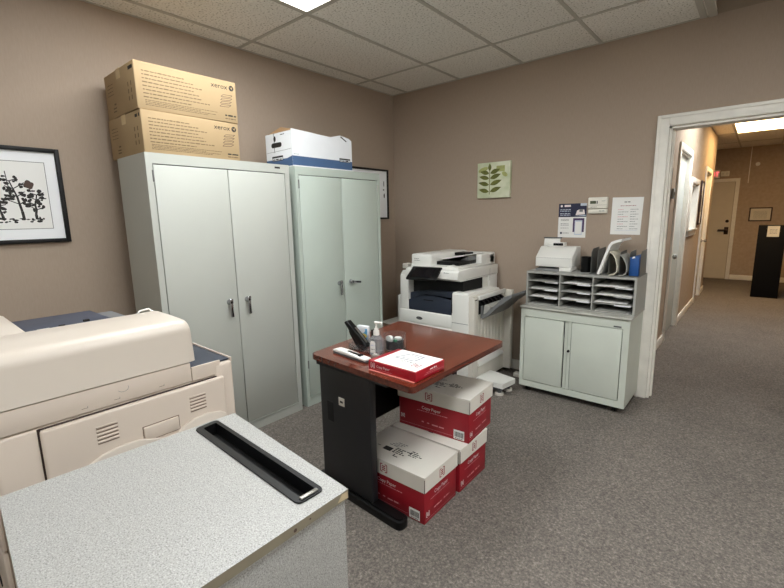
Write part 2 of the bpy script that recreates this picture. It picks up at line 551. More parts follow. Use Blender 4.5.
# door casings
def casing_y(mb, x0, x1, z, yf, w=.075, t=.022, sgn=-1):
    """casing around an opening in a wall normal to y, on the face at yf"""
    def stile(a, c, out):
        mb.box(a, yf, 0, c, yf + sgn * t, z + w, bevel=.004)
        a, c = (a, c) if out < 0 else (c, a)
        q = a + (c - a) * .28
        mb.box(min(a, q), yf + sgn * t, .0, max(a, q), yf + sgn * (t + .007), z + w, bevel=.003)
    stile(x0 - w, x0, -1)
    stile(x1, x1 + w, 1)
    mb.box(x0, yf, z, x1, yf + sgn * t, z + w, bevel=.004)
    mb.box(x0 - w * .715, yf + sgn * t, z + w * .7, x1 + w * .715, yf + sgn * (t + .007), z + w, bevel=.003)
b = MB(M_TRIM)
casing_y(b, DX0, DX1, DZ, 0)
casing_y(b, DX0, DX1, DZ, .12, sgn=1)
b.box(DX0 - .001, 0, 0, DX0 + .016, .12, DZ).box(DX1 - .016, 0, 0, DX1 + .001, .12, DZ).box(DX0, 0, DZ - .016, DX1, .12, DZ)
b.box(DX0 + .016, .05, 0, DX0 + .026, .085, DZ - .016)
struct(b, 'trim_3')

def casing_x(mb, y0, y1, z, w=.07, t=.02, z0=0):
    mb.box(HX, y0 - w, z0, HX + t, y0, z + w, bevel=.004)
    mb.box(HX, y1, z0, HX + t, y1 + w, z + w, bevel=.004)
    mb.box(HX, y0, z, HX + t, y1, z + w, bevel=.004)
    mb.box(HX - .12, y0, z0, HX, y0 + .016, z).box(HX - .12, y1 - .016, z0, HX, y1, z).box(HX - .12, y0, z - .016, HX, y1, z)
for i, (d, mt_) in enumerate(((D1, M_DOOR), (D2, M_DOORC)), 1):
    b = MB(M_TRIM)
    casing_x(b, d[0], d[1], d[2])
    struct(b, 'trim_%d' % (3 + i))
    dr = struct(MB(mt_).box(HX - .07, d[0] + .017, .01, HX - .03, d[1] - .017, d[2] - .018, bevel=.002), 'door_%d' % i)
    b = MB(M_STEEL)
    ky = d[0] + .085 if i == 1 else d[1] - .09
    b.cyl((HX - .03, ky, .93), .026, .012, 'x').cyl((HX - .018, ky, .93), .010, .035, 'x')
    b.lathe((0, 0, 0), [(.012, 0), (.024, .008), (.028, .022), (.02, .036), (.004, .04)])
    # turn the lathed knob towards the hallway
    vs = [v for v in b.bm.verts if v.co.x < .1]
    bmesh.ops.transform(b.bm, matrix=Matrix.Translation((HX + .012, ky, .93)) @ Matrix.Rotation(R(90), 4, 'Y'), verts=vs)
    b.build('door_knob', dr)
b = MB(M_TRIM)
casing_x(b, W1[0], W1[1], W1[3], z0=W1[2] - .07)
b.box(HX, W1[0] - .07, W1[2] - .07, HX + .02, W1[1] + .07, W1[2]).box(HX - .12, W1[0], W1[2], HX + .045, W1[1], W1[2] + .018)
wn = struct(b, 'window_1')
MB(M_GLASSW).box(HX - .075, W1[0] + .016, W1[2] + .018, HX - .069, W1[1] - .016, W1[3] - .016).build('window_pane', wn)
# exit door
b = MB(M_TRIM)
casing_y(b, 1.74, 2.56, 1.99, HY, .065)
struct(b, 'trim_6')
dr = struct(MB(M_DOORC).box(1.75, HY - .012, .012, 2.55, HY, 1.985), 'door_3')
b = MB(M_BRONZE)
b.box(2.455, HY - .022, .93, 2.525, HY - .012, 1.08, bevel=.003).cyl((2.49, HY - .06, 1.02), .010, .04, 'y')
b.box(2.35, HY - .068, 1.005, 2.50, HY - .050, 1.035, bevel=.005)
b.build('door_handle', dr)
MB(M_BRONZE).cyl((2.49, HY - .035, 1.20), .03, .023, 'y').build('deadbolt', dr)
struct(MB(M_TRIM).box(2.745, HY - .018, 1.95, 2.757, HY, H - .005), 'trim_7')

# ------------------------------------------------------------------ lamps
def panel_light(label, x0, x1, y0, y1, em, group=None):
    t = thing('ceiling_light', label, 'ceiling light', ((x0 + x1) / 2, (y0 + y1) / 2, H - .006), 0, group)
    b = MB(M_GRID)
    f = .016
    b.box(x0, y0, H - .006, x1, y0 + f, H + .05).box(x0, y1 - f, H - .006, x1, y1, H + .05).box(x0, y0 + f, H - .006, x0 + f, y1 - f, H + .05).box(x1 - f, y0 + f, H - .006, x1, y1 - f, H + .05)
    b.box(x0, y0, H + .05, x1, y1, H + .055)
    b.build('light_frame', t)
    MB(em).box(x0 + f, y0 + f, H - .002, x1 - f, y1 - f, H + .004).build('diffuser', t)
e = g + .0005
panel_light('bright fluorescent ceiling panel above the two tall cabinets', L1[0] + e, L1[1] - e, L1[2] + e, L1[3] - e, E_PANEL)
panel_light('added unseen ceiling panel over the open floor right of the desk', L2[0] + e, L2[1] - e, L2[2] + e, L2[3] - e, E_PANEL)
panel_light('added unseen ceiling panel at the back of the room behind the laminate shredder', L3[0] + e, L3[1] - e, L3[2] + e, L3[3] - e, E_PANEL)
panel_light('added unseen ceiling panel farthest from the tall cabinets, in line with the desk', L5[0] + e, L5[1] - e, L5[2] + e, L5[3] - e, E_PANEL)
panel_light('added unseen cool white ceiling panel in the hallway just beyond the doorway', 2.58 + e, 3.19 - e, 1.92 + e, 3.14 - e, E_COOL)  # added above the line of sight to brighten the near hallway
panel_light('warm glowing ceiling panel at the far end of the hallway', 2.58 + e, 3.19 - e, 4.36 + e, 5.58 - e, E_WARM)

# ------------------------------------------------------------------ tall storage cabinets
def lever_handle(parent, x, y, z, ang):
    b = MB(M_CHROME)
    b.lathe((0, 0, 0), [(.017, 0), (.017, .006), (.013, .012), (.011, .022), (.008, .028), (.001, .029)], seg=20)
    bmesh.ops.transform(b.bm, matrix=Matrix.Translation((x, y, z)) @ Matrix.Rotation(R(90), 4, 'Y'), verts=b.bm.verts)
    d = Vector((0, math.sin(ang), -math.cos(ang)))
    p0 = Vector((x + .026, y, z)) - d * .012
    n = len(b.bm.verts)
    M = Matrix.Translation(p0) @ Matrix.Rotation(ang, 4, 'X')
    b.box(-.006, -.009, -.105, .008, .009, .004, bevel=.004, mx=M)
    b.box(-.007, -.012, -.02, .009, .012, .012, bevel=.005, mx=M)
    b.build('handle', parent)

def tall_cabinet(label, y0, y1, m, split, angs, hz, fy0, fy1):
    xb, xf, h = .165, .557, 1.77
    t = thing('storage_cabinet', label, 'cabinet', ((xb + xf) / 2, (y0 + y1) / 2, 0), 0)
    b = MB(m)
    b.box(xb, y0, 0, xf, y0 + .012, h).box(xb, y1 - .012, 0, xf, y1, h).box(xb, y0 + .012, 0, xb + .012, y1 - .012, h)
    b.box(xb + .012, y0 + .012, h - .015, xf, y1 - .012, h).box(xb + .012, y0 + .012, .05, xf, y1 - .012, .062)
    # front frame
    b.box(xf - .02, y0 + .012, 0, xf, fy0, h - .015).box(xf - .02, fy1, 0, xf, y1 - .012, h - .015)
    b.box(xf - .02, fy0, 1.715, xf, fy1, h - .015).box(xf - .02, fy0, 0, xf, fy1, .068)
    b.box(xf - .022, fy0, .062, xf - .020, fy1, 1.715, M_DARK)
    for z in (.30, 1.62):   # hinge knuckles
        for yy in (fy1, fy0): b.cyl((xf, yy, z), .005, .06, 'z', M_INKG if yy == fy0 else M_CAB, 8)
    b.build('body', t)
    for a, c, yh, ang in ((fy0 + .005, split - .0026, split - .062, angs[0]), (split + .0026, fy1 - .005, split + .062, angs[1])):
        d = MB(m).box(xf - .018, a, .071, xf - .001, c, 1.710, bevel=.0015).build('door', t)
        lever_handle(d, xf - .001, yh, hz, ang)
    return t
c1 = tall_cabinet('tall pale grey metal cabinet with two cardboard boxes on top', -2.699, -1.785, M_CAB, -2.236, (0.02, 0.02), .905, -2.666, -1.82)
F = Face((.557, -1.90, 1.742), (0, 1, 0), (0, 0, 1))
MB(M_INK).frect(F, 0, 0, .042, .012).build('badge', c1)
c2 = tall_cabinet('tall greenish metal cabinet nearer the corner, right handle turned sideways', -1.735, -.862, M_CAB2, -1.303, (0.03, R(82)), .905, -1.708, -.893)

# ------------------------------------------------------------------ cardboard cartons on the cabinet
def printed_carton(label, loc, rz, dx, dy, h):
    """dx depth from the wall, dy length along the wall; local origin at base centre"""
    t = thing('cardboard_box', label, 'box', loc, rz, None, local=True)
    b = MB(M_CARD).box(-dx / 2, -dy / 2, 0, dx / 2, dy / 2, h, bevel=.004)
    F = Face((dx / 2, -dy / 2, 0), (0, 1, 0), (0, 0, 1))
    z = h * .80
    lens = (.22, .27, .32, .27, .30, .31, .36, .25)
    for k, l in enumerate(lens):
        b.words(F, .035, .035 + l, z - k * h * .078, .0062, M_INKT)
    for k, l in enumerate((.40, .30, .39, .34)):
        b.words(F, .04, .04 + l, h * .145 - k * h * .034 + .012, .0038, M_INKT)
    b.text('xerox', F, dy - .158, h * .79, .029, M_INK, sx=1.08)
    b.fellipse(F, dy - .030, h * .84, .0155, .0155, M_INK)
    b.fpoly(F, [(dy - .042, h * .84 + .008), (dy - .033, h * .84 - .001), (dy - .022, h * .84 - .011), (dy - .026, h * .84 - .002), (dy - .020, h * .84 + .011), (dy - .031, h * .84 + .003)], M_CARD, .0009)
    # drawing of the cartridges
    for k in range(4):
        u, v = dy - .112 + k * .004, h * .36 + k * .019
        q = [(u, v), (u + .058, v + .004), (u + .074, v + .016), (u + .014, v + .012)]
        for i in range(4): b.fline(F, q[i], q[(i + 1) % 4], .0022, M_INKB)
    b.words(F, dy - .082, dy - .012, h * .15, .009, M_INK)
    b.words(F, dy - .082, dy - .012, h * .08, .006, M_INKT)
    # end panel print
    F = Face((-dx / 2, -dy / 2, 0), (1, 0, 0), (0, 0, 1))
    b.words(F, dx - .075, dx - .015, h * .84, .018, M_INK)
    for k in range(4): b.words(F, .04, .13, h * .74 - k * .018, .005, M_INKT)
    for u in (dx - .10, dx - .06):
        for k in range(3): b.frect(F, u, h * .22 + k * .035, u + .012, h * .22 + k * .035 + .022, M_INKT)
    b.frect(F, .10, h * .12, .15, h * .15, M_INKT).frect(F, .10, h * .19, .15, h * .22, M_INKT).frect(F, .12, h * .27, .15, h * .31, M_INKT)
    b.build('carton', t)
    MB(mat('packing_tape', (206, 182, 138), .25)).box(-.03, -dy / 2 - .0006, h - .05, .03, dy / 2 + .0006, h + .0006).build('packing_tape', t)
    return t
printed_carton('lower of the two kraft cardboard boxes, directly on the pale grey cabinet', (.302, -2.410, 1.7702), R(0.8), .456, .560, .221)
printed_carton('upper of the two kraft cardboard boxes stacked on the pale grey cabinet', (.308, -2.408, 1.9922), R(-0.3), .44, .568, .236)

# white file box
t = thing('file_box', 'white cardboard file box with blue band on top of the cabinets', 'box', (.39, -1.43, 1.7702), 0)
x0, x1, y0, y1, z0 = .215, .522, -1.722, -1.145, 1.7702
b = MB(M_WBOX)
b.box(x0, y0, z0, x1, y1, z0 + .004)
prof = [(y0, z0), (y1, z0), (y1, z0 + .232), (y1 - .03, z0 + .248), (y1 - .12, z0 + .262), (y1 - .22, z0 + .237), (y0 + .16, z0 + .247), (y0, z0 + .254)]
b.prism(prof, 'x', x1 - .004, x1)
prof2 = [(p[0], min(p[1], z0 + .24)) for p in prof]
b.prism(prof2, 'x', x0, x0 + .004)
b.box(x0 + .004, y0, z0, x1 - .004, y0 + .004, z0 + .243)
b.box(x0 + .004, y1 - .004, z0, x1 - .004, y1, z0 + .23)
F = Face((x1, y0, z0), (0, 1, 0), (0, 0, 1))
L_ = y1 - y0
b.frect(F, 0, .012, L_, .075, M_BLUEB)
b.frect(F, L_ - .135, .066, L_ - .02, .094, M_INK, .0008)
b.frect(F, L_ - .131, .070, L_ - .024, .083, M_WBOX, .0011)
b.words(F, L_ - .127, L_ - .03, .072, .009, M_INK, .0014)
b.words(F, .012, .055, .085, .004, M_INKG)
b.fline(F, (L_ - .115, .252), (L_ - .055, .222), .009, M_INK)
F = Face((x0, y0, z0), (1, 0, 0), (0, 0, 1))
D_ = x1 - x0
b.frect(F, 0, .008, D_, .062, M_BLUEB)
b.fpoly(F, [(0, .008), (D_, .075), (D_, .062), (D_, .062)], M_BLUEB, .0004)
b.frect(F, .07, .052, .20, .086, M_INK, .0008).frect(F, .075, .057, .195, .073, M_WBOX, .0011)
b.words(F, .08, .19, .059, .009, M_INK, .0014)
b.frect(F, .085, .145, .175, .178, M_INK, .0008).fellipse(F, .085, .1615, .0165, .0165, M_INK, .0009).fellipse(F, .175, .1615, .0165, .0165, M_INK, .0009)
b.frect(F, .102, .11, .107, .245, M_INK, .0008).fellipse(F, .112, .205, .014, .02, M_INK, .0010)
b.fline(F, (.01, .115), (D_ - .01, .122), .0025, M_INKG).words(F, .18, .225, .225, .007, M_INK)
b.build('box_body', t)
b = MB(M_CARDD)
b.poly([(x0 + .01, y0 + .006, z0 + .243), (x1 - .006, y0 + .012, z0 + .252), (x1 - .03, y1 - .24, z0 + .246), (x0 + .15, y0 + .03, z0 + .287)])
b.build('end_flap', t)
b = MB(M_CARDD)
b.poly([(x1 - .005, y0 + .08, z0 + .249), (x1 - .005, y1 - .23, z0 + .238), (x1 - .13, y1 - .20, z0 + .235), (x1 - .13, y0 + .10, z0 + .268)])
b.build('side_flap', t)

# ------------------------------------------------------------------ wall pictures
def frame_x(t, y0, y1, z0, z1, w, fm, xo=.001, d=.022):
    b = MB(fm)
    b.box(xo, y0, z0, xo + d, y0 + w, z1, bevel=.003).box(xo, y1 - w, z0, xo + d, y1, z1, bevel=.003)
    b.box(xo, y0 + w, z0, xo + d, y1 - w, z0 + w, bevel=.003).box(xo, y0 + w, z1 - w, xo + d, y1 - w, z1, bevel=.003)
    return b.build('frame', t)
t = thing('framed_print', 'black framed ink drawing with white mat on wall left of cabinets', 'picture', (0, -3.27, 1.30), 0)
frame_x(t, -3.60, -2.94, 1.305, 1.815, .022, M_FRAME)
MB(M_MATB).box(.002, -3.578, 1.327, .010, -2.962, 1.793).build('mat_board', t)
b = MB(M_PAPER)
F = Face((.0103, -3.52, 1.385), (0, 1, 0), (0, 0, 1))
b.frect(F, -.003, -.003, .508, .355, M_INKG, .0001)
b.frect(F, 0, 0, .505, .352, M_PAPER, .0004)
rnd = random.Random(5)
def blob(u, v, a, bb, m=M_INK, k=9):
    pts = [(u + a * math.cos(q) * rnd.uniform(.65, 1.2), v + bb * math.sin(q) * rnd.uniform(.65, 1.2)) for q in [2 * math.pi * i / k for i in range(k)]]
    b.fpoly(F, pts, m, .0007 + rnd.uniform(0, .0002))
# ink sketch: leaning trees and scrub along a rough bank
for k in range(80):
    blob(.02 + .45 * rnd.random(), .045 + rnd.uniform(-.012, .014), rnd.uniform(.004, .014), rnd.uniform(.003, .008))
def ink_tree(u, v, h, n, lean=0.0):
    pu, pv = u, v
    for i in range(5):
        qu, qv = pu + lean * h / 5 + rnd.uniform(-.008, .008), pv + h / 5
        b.fline(F, (pu, pv), (qu, qv), .013 - .0018 * i, M_INK, .0008)
        if i > 0:
            for sg in (-1, 1):
                l = h * rnd.uniform(.14, .28)
                b.fline(F, (qu, qv), (qu + sg * l, qv + l * rnd.uniform(.2, .8)), .0045, M_INK, .0009)
                for q in range(n): blob(qu + sg * l * rnd.uniform(.3, 1.1), qv + l * rnd.uniform(-.1, .9), rnd.uniform(.006, .013), rnd.uniform(.004, .011))
        pu, pv = qu, qv
ink_tree(.385, .05, .20, 5, -.15)
ink_tree(.44, .05, .13, 4, .15)
ink_tree(.30, .05, .09, 3)
ink_tree(.20, .05, .15, 4, .1)
blob(.425, .235, .022, .026, M_INKB, 14)
b.fline(F, (.345, .15), (.335, .30), .004, M_INK, .0008)
for k in range(6): blob(.26 + rnd.uniform(-.03, .02), .27 + rnd.uniform(-.04, .04), .004, .003)
b.build('artwork', t)
t = thing('framed_print', 'black framed picture on the wall partly hidden behind the greenish cabinet', 'picture', (0, -.45, 1.39), 0)
frame_x(t, -.70, -.12, 1.39, 1.895, .018, M_FRAME)
MB(M_MATB).box(.002, -.682, 1.408, .010, -.138, 1.877).build('mat_board', t)
b = MB(M_INK)
F = Face((.0103, -.62, 1.45), (0, 1, 0), (0, 0, 1))
for u, v, a, c in ((.435, .30, .006, .03), (.43, .24, .010, .008), (.438, .18, .009, .024), (.30, .25, .05, .10), (.15, .22, .06, .09)): b.fellipse(F, u, v, a, c)
b.build('artwork', t)

t = thing('leaf_picture', 'small square canvas print of an olive fern leaf', 'picture', (1.175, -.02, 1.564), 0)
b = MB(M_LEAFB).box(1.020, -.032, 1.565, 1.338, 0, 1.875, bevel=.002)
F = Face((1.018, -.032, 1.565), (1, 0, 0), (0, 0, 1))
b.frect(F, .19, .225, .27, .275, M_LEAF2).fellipse(F, .27, .20, .03, .018, M_LEAF2, rot=-.6).fellipse(F, .06, .25, .05, .02, M_LEAF2, .0004, rot=.3)
b.build('canvas', t)
b = MB(M_LEAF)
b.frect(F, .122, .03, .128, .27, None, .0008)
def leaf(u, v, l, w, a):
    pts = []
    for k in range(13):
        s_ = k / 12
        pts.append((l * s_, w * math.sin(math.pi * s_ ** .85)))
    for k in range(11, 0, -1):
        s_ = k / 12
        pts.append((l * s_, -w * math.sin(math.pi * s_ ** .85)))
    ca, sa = math.cos(a), math.sin(a)
    b.fpoly(F, [(u + p * ca - q * sa, v + p * sa + q * ca) for p, q in pts], None, .0012)
for v, l in ((.055, .115), (.115, .12), (.17, .11), (.215, .10)):
    leaf(.13, v, l, .020, .32)
    leaf(.12, v, l * .92, .019, math.pi - .22)
leaf(.125, .235, .068, .016, math.pi / 2)
b.build('leaf_print', t)

# ------------------------------------------------------------------ beige copier in the left foreground
XC = 1.50
t = thing('copier', 'large beige copier in the left foreground by the tall cabinet', 'copier', (1.12, -3.17, 0), 0)
b = MB(M_BEIGE)
b.box(.78, -3.545, .06, XC, -2.845, .822, bevel=.012)
b.box(.78, -2.90, .06, XC + .002, -2.822, .866, bevel=.012, seg=3)
b.box(.82, -3.46, 0, XC - .04, -2.87, .06, M_GREYD)
b.build('body', t)
# band under the scanner
b = MB(M_BEIGE).box(.80, -3.60, .825, XC, -2.985, .898, bevel=.003).box(1.08, -2.983, .825, XC, -2.872, .8655, bevel=.003)
b.box(XC - .006, -2.983, .825, XC + .001, -2.872, .878, bevel=.002).box(1.08, -2.829, .86, XC + .001, -2.823, .878, bevel=.002)
for y in (-3.33, -3.24, -3.10, -2.98):
    F = Face((XC, y, .84), (0, 1, 0), (0, 0, 1))
    b.frect(F, 0, 0, .016, .0016, M_VENT).frect(F, .016, 0, .0174, .006, M_INKG)
F = Face((XC, -3.21, .872), (0, 1, 0), (0, 0, 1))
for k in range(14):
    a0, a1 = R(200 + k * 13), R(200 + (k + 1) * 13)
    b.fline(F, (.016 * math.cos(a0), .012 * math.sin(a0)), (.016 * math.cos(a1), .012 * math.sin(a1)), .0012, M_INKG)
b.build('scanner_housing', t)
# document feeder hood with big soft edges
b = MB(M_BEIGEL)
pr = [(1.16, .90), (XC + .005, .902), (XC - .008, 1.010)] + [(XC - .053 + .045 * math.cos(R(a)), 1.012 + .045 * math.sin(R(a))) for a in range(0, 91, 15)] + [(1.34, 1.060), (1.235, 1.060), (1.20, 1.045)]
b.prism(pr, 'y', -3.62, -3.0)
# rounded right end
n = 8
prev = None
for k in range(1, n + 1):
    a0, a1 = R(90 * (k - 1) / n), R(90 * k / n)
    def ring(a):
        s_ = 1 - .10 * (1 - math.cos(a))
        y = -3.0 + .035 * math.sin(a)
        return [(1.33 + (x - 1.33) * (1 - .06 * (1 - math.cos(a))), y, .90 + (z - .90) * s_) for x, z in pr]
    ra, rb = ring(a0), ring(a1)
    va = [b.bm.verts.new(p) for p in ra]
    vb = [b.bm.verts.new(p) for p in rb]
    for i in range(len(pr)):
        f = b.bm.faces.new((va[i], vb[i], vb[(i + 1) % len(pr)], va[(i + 1) % len(pr)]))
        f.smooth = True
    if k == n: b.bm.faces.new(vb)
bmesh.ops.remove_doubles(b.bm, verts=b.bm.verts, dist=1e-5)
bmesh.ops.recalc_face_normals(b.bm, faces=b.bm.faces)
for f in b.bm.faces:
    if len(f.verts) == 4 and abs(f.normal.y) < .99: f.smooth = True
hood = b.build('document_feeder', t)
# left cover of the feeder and its original tray
b = MB(M_BEIGEL).box(.72, -3.62, .90, 1.162, -3.375, 1.046, bevel=.012)
b.build('feeder_cover', t)
b = MB(M_NAVY2)
b.prism([(.72, .90), (1.158, .90), (1.158, 1.018), (.72, 1.012)], 'y', -3.372, -3.075, bevel=.004)
b.box(1.02, -3.26, 1.016, 1.03, -3.24, 1.024, M_INK).box(.98, -3.17, 1.015, .995, -3.15, 1.023, M_INK)
tr = b.build('feeder_tray', t)
MB(M_GREYP).prism([(.72, .90), (1.15, .90), (1.15, 1.0), (.72, .995)], 'y', -3.074, -2.99, bevel=.004).build('tray_end', t)
MB(M_WHITEP).box(1.09, -3.34, 1.019, 1.11, -3.30, 1.034, bevel=.003).build('paper_guide', t)
b = MB(M_WHITEP).tube([(1.20, -3.05, 1.04), (1.20, -3.03, 1.062), (1.205, -3.0, 1.066), (1.21, -2.985, 1.052)], .004)
b.build('hood_clip', t)
# dark rest beside the glass
b = MB(M_NAVY)
b.box(1.10, -2.98, .867, XC - .0065, -2.832, .8745, bevel=.002)
b.prism([(1.10, .876), (1.30, .876), (1.10, .91)], 'y', -2.96, -2.90, M_BLACK)
b.build('side_shelf', t)
# side access panel with vents and latch
b = MB(M_BEIGE)
b.box(XC, -3.44, .30, XC + .02, -2.868, .817, bevel=.014, seg=4)
b.box(XC - .001, -3.444, .30, XC + .0012, -3.436, .819, M_GAP).box(XC - .001, -3.44, .814, XC + .0012, -2.875, .8195, M_GAP)  # dark strips paint the shade in the gap around the panel
F = Face((XC + .02, 0, 0), (0, 1, 0), (0, 0, 1))
for yc in (-3.275, -2.98):
    for k in range(5):
        z = .717 + k * .0125
        b.box(XC + .016, yc - .030, z, XC + .0206, yc + .030, z + .0035, M_VENT)
        b.box(XC + .018, yc - .030, z + .0045, XC + .0225, yc + .030, z + .0095, bevel=.001)
b.build('side_panel', t)
b = MB(M_BEIGE).box(XC + .014, -3.172, .673, XC + .026, -3.056, .722, bevel=.003)
b.box(XC + .018, -3.175, .670, XC + .0206, -3.053, .725, M_VENT)
b.build('latch', t)
b = MB(M_BEIGEL)
wave = [(-3.42, .60), (-3.36, .655), (-3.30, .683), (-3.25, .692), (-3.19, .690), (-3.15, .676), (-3.11, .663), (-3.07, .664), (-3.04, .680), (-3.0, .694), (-2.95, .696), (-2.90, .685), (-2.88, .67), (-2.88, .54), (-3.42, .54)]
b.prism(wave, 'x', XC + .019, XC + .032, bevel=.004)
b.build('panel_lip', t)
for z0_, z1_ in ((.10, .27), (.28, .45), (.46, .63)):
    d = MB(M_BEIGE).box(.83, -3.560, z0_, XC - .05, -3.546, z1_, bevel=.004).build('paper_drawer', t)
    MB(M_DARK).box(1.06, -3.5625, z1_ - .05, 1.24, -3.5595, z1_ - .02).build('drawer_grip', d)

# ------------------------------------------------------------------ laminate shredder in the foreground
t = thing('paper_shredder', 'speckled grey laminate cabinet with black slot in the near foreground', 'shredder', (2.19, -3.34, 0), 0)
ZT = .86
A, B_, C_, D_q = (2.457, -3.108), (1.940, -3.066), (1.915, -3.579), (2.457, -3.614)
# slot corners in the top
S = [(1.958, -3.182), (1.953, -3.128), (2.416, -3.147), (2.413, -3.200)]   # near-left, far-left, far-right, near-right
b = MB(LAMI)
outer = [C_, D_q, A, B_]
inner = [S[0], S[3], S[2], S[1]]
zt0 = ZT - .020
for zz, flip in ((ZT, False), (zt0, True)):
    for i in range(4):
        j = (i + 1) % 4
        q = [(*outer[i], zz), (*outer[j], zz), (*inner[j], zz), (*inner[i], zz)]
        b.poly(q[::-1] if flip else q, LAMI)
for i in range(4):
    j = (i + 1) % 4
    b.poly([(*outer[i], zt0), (*outer[j], zt0), (*outer[j], ZT), (*outer[i], ZT)], M_TAN)
    b.poly([(*inner[j], zt0), (*inner[i], zt0), (*inner[i], ZT), (*inner[j], ZT)], M_BLACK)
# chip at the right corner and small dents on the edge band
F = Face((*D_q, ZT), (A[0] - D_q[0], A[1] - D_q[1], 0), (0, 0, 1))
ln = math.hypot(A[0] - D_q[0], A[1] - D_q[1])
b.fpoly(F, [(ln - .030, -.016), (ln - .002, -.019), (ln - .002, -.004), (ln - .018, -.003)], M_TANW)
b.fellipse(F, ln - .135, -.012, .004, .004, M_INKB, n=8).fellipse(F, ln - .10, -.009, .0022, .002, M_INKB, n=8)
bmesh.ops.remove_doubles(b.bm, verts=b.bm.verts, dist=1e-6)
top = b.build('top_panel', t)
b = MB(LAMI)
i_ = .006
def ins(p):
    c = (2.19, -3.34)
    return (p[0] + (c[0] - p[0]) * .022, p[1] + (c[1] - p[1]) * .022)
b.slab([ins(C_), ins(D_q), ins(A), ins(B_)], .07, ZT - .09)
# upper side walls around the cutter space
for p, q in ((C_, D_q), (D_q, A), (A, B_), (B_, C_)):
    p, q = ins(p), ins(q)
    c = Vector((2.19, -3.34))
    pi = (Vector(p) + (c - Vector(p)) * .06)
    qi = (Vector(q) + (c - Vector(q)) * .06)
    b.prism([p, q, tuple(qi), tuple(pi)], 'z', ZT - .09, ZT - .022)
F = Face((*ins(D_q), 0), (ins(A)[0] - ins(D_q)[0], ins(A)[1] - ins(D_q)[1], 0), (0, 0, 1))
b.fellipse(F, .34, .70, .003, .003, M_INKB, n=8)
b.build('body', t)
# slot liner with thick black rim
b = MB(M_BLACK)
def lerp2(p, q, k): return (p[0] + (q[0] - p[0]) * k, p[1] + (q[1] - p[1]) * k)
sc = (sum(p[0] for p in S) / 4, sum(p[1] for p in S) / 4)
O = [(p[0] + .010 * (1 if p[0] > 2.2 else -1), p[1] + .010 * (1 if p[1] > sc[1] + (p[0] - 2.18) * -.04 else -1)) for p in S]
O = [(S[0][0] - .006, S[0][1] - .006), (S[1][0] - .006, S[1][1] + .005), (S[2][0] + .007, S[2][1] + .005), (S[3][0] + .007, S[3][1] - .006)]
I = [(S[0][0] + .010, S[0][1] + .010), (S[1][0] + .010, S[1][1] - .006), (S[2][0] - .010, S[2][1] - .006), (S[3][0] - .010, S[3][1] + .010)]
oo = roundpoly([O[0], O[3], O[2], O[1]], .014, 4)
ii = roundpoly([I[0], I[3], I[2], I[1]], .006, 4)
for i in range(len(oo)):
    j = (i + 1) % len(oo)
    b.poly([(*oo[i], ZT + .0005), (*oo[j], ZT + .0005), (*oo[j], ZT + .004), (*oo[i], ZT + .004)])
    b.poly([(*oo[i], ZT + .004), (*oo[j], ZT + .004), (*ii[j], ZT + .004), (*ii[i], ZT + .004)])
    b.poly([(*ii[i], ZT + .004), (*ii[j], ZT + .004), (*ii[j], ZT - .028), (*ii[i], ZT - .028)])
b.poly([(*p, ZT - .028) for p in ii], M_DARK)
b.poly([(I[0][0], I[0][1] + .010, ZT - .02), (I[3][0], I[3][1] + .010, ZT - .02), (I[3][0], I[3][1] + .013, ZT - .028), (I[0][0], I[0][1] + .013, ZT - .028)], M_GREYD)
bmesh.ops.remove_doubles(b.bm, verts=b.bm.verts, dist=1e-6)
b.build('feed_slot', t)
MB(M_STEEL).box(2.408, -3.196, ZT + .004, 2.417, -3.153, ZT + .008, bevel=.002, rz=R(-3)).build('slot_end_bar', t)
for (cx, cy) in ((1.98, -3.14), (2.40, -3.17), (1.97, -3.51), (2.40, -3.54)):
    MB(M_BLACK).cyl((cx - .012, cy, .03), .03, .024, 'x').box(cx - .02, cy - .02, .055, cx + .02, cy + .02, .07).build('caster', t)

# ------------------------------------------------------------------ white multifunction printer against the back wall
t = thing('office_printer', 'white office printer with finisher in the far corner', 'printer', (1.0, -.38, 0), 0)
YF = -.70
b = MB(M_WHITEP)
b.box(.632, YF, .07, 1.18, -.05, .602, bevel=.006)              # cabinet with drawers
b.box(.632, YF, .602, .722, -.05, .905, bevel=.008)             # left column
b.prism([(.632, .60), (.632, .912), (.66, .945), (.724, .945), (.724, .60)], 'y', YF + .012, -.05)
b.box(.722, -.30, .602, 1.24, -.05, .885)                        # rear
b.box(1.18, -.20, .07, 1.25, -.05, .885, bevel=.004)
b.box(.66, YF + .04, 0, 1.16, -.08, .07, M_GREYD)
b.build('body', t)
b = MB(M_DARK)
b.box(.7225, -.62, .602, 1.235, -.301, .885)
ex = b.build('output_recess', t)
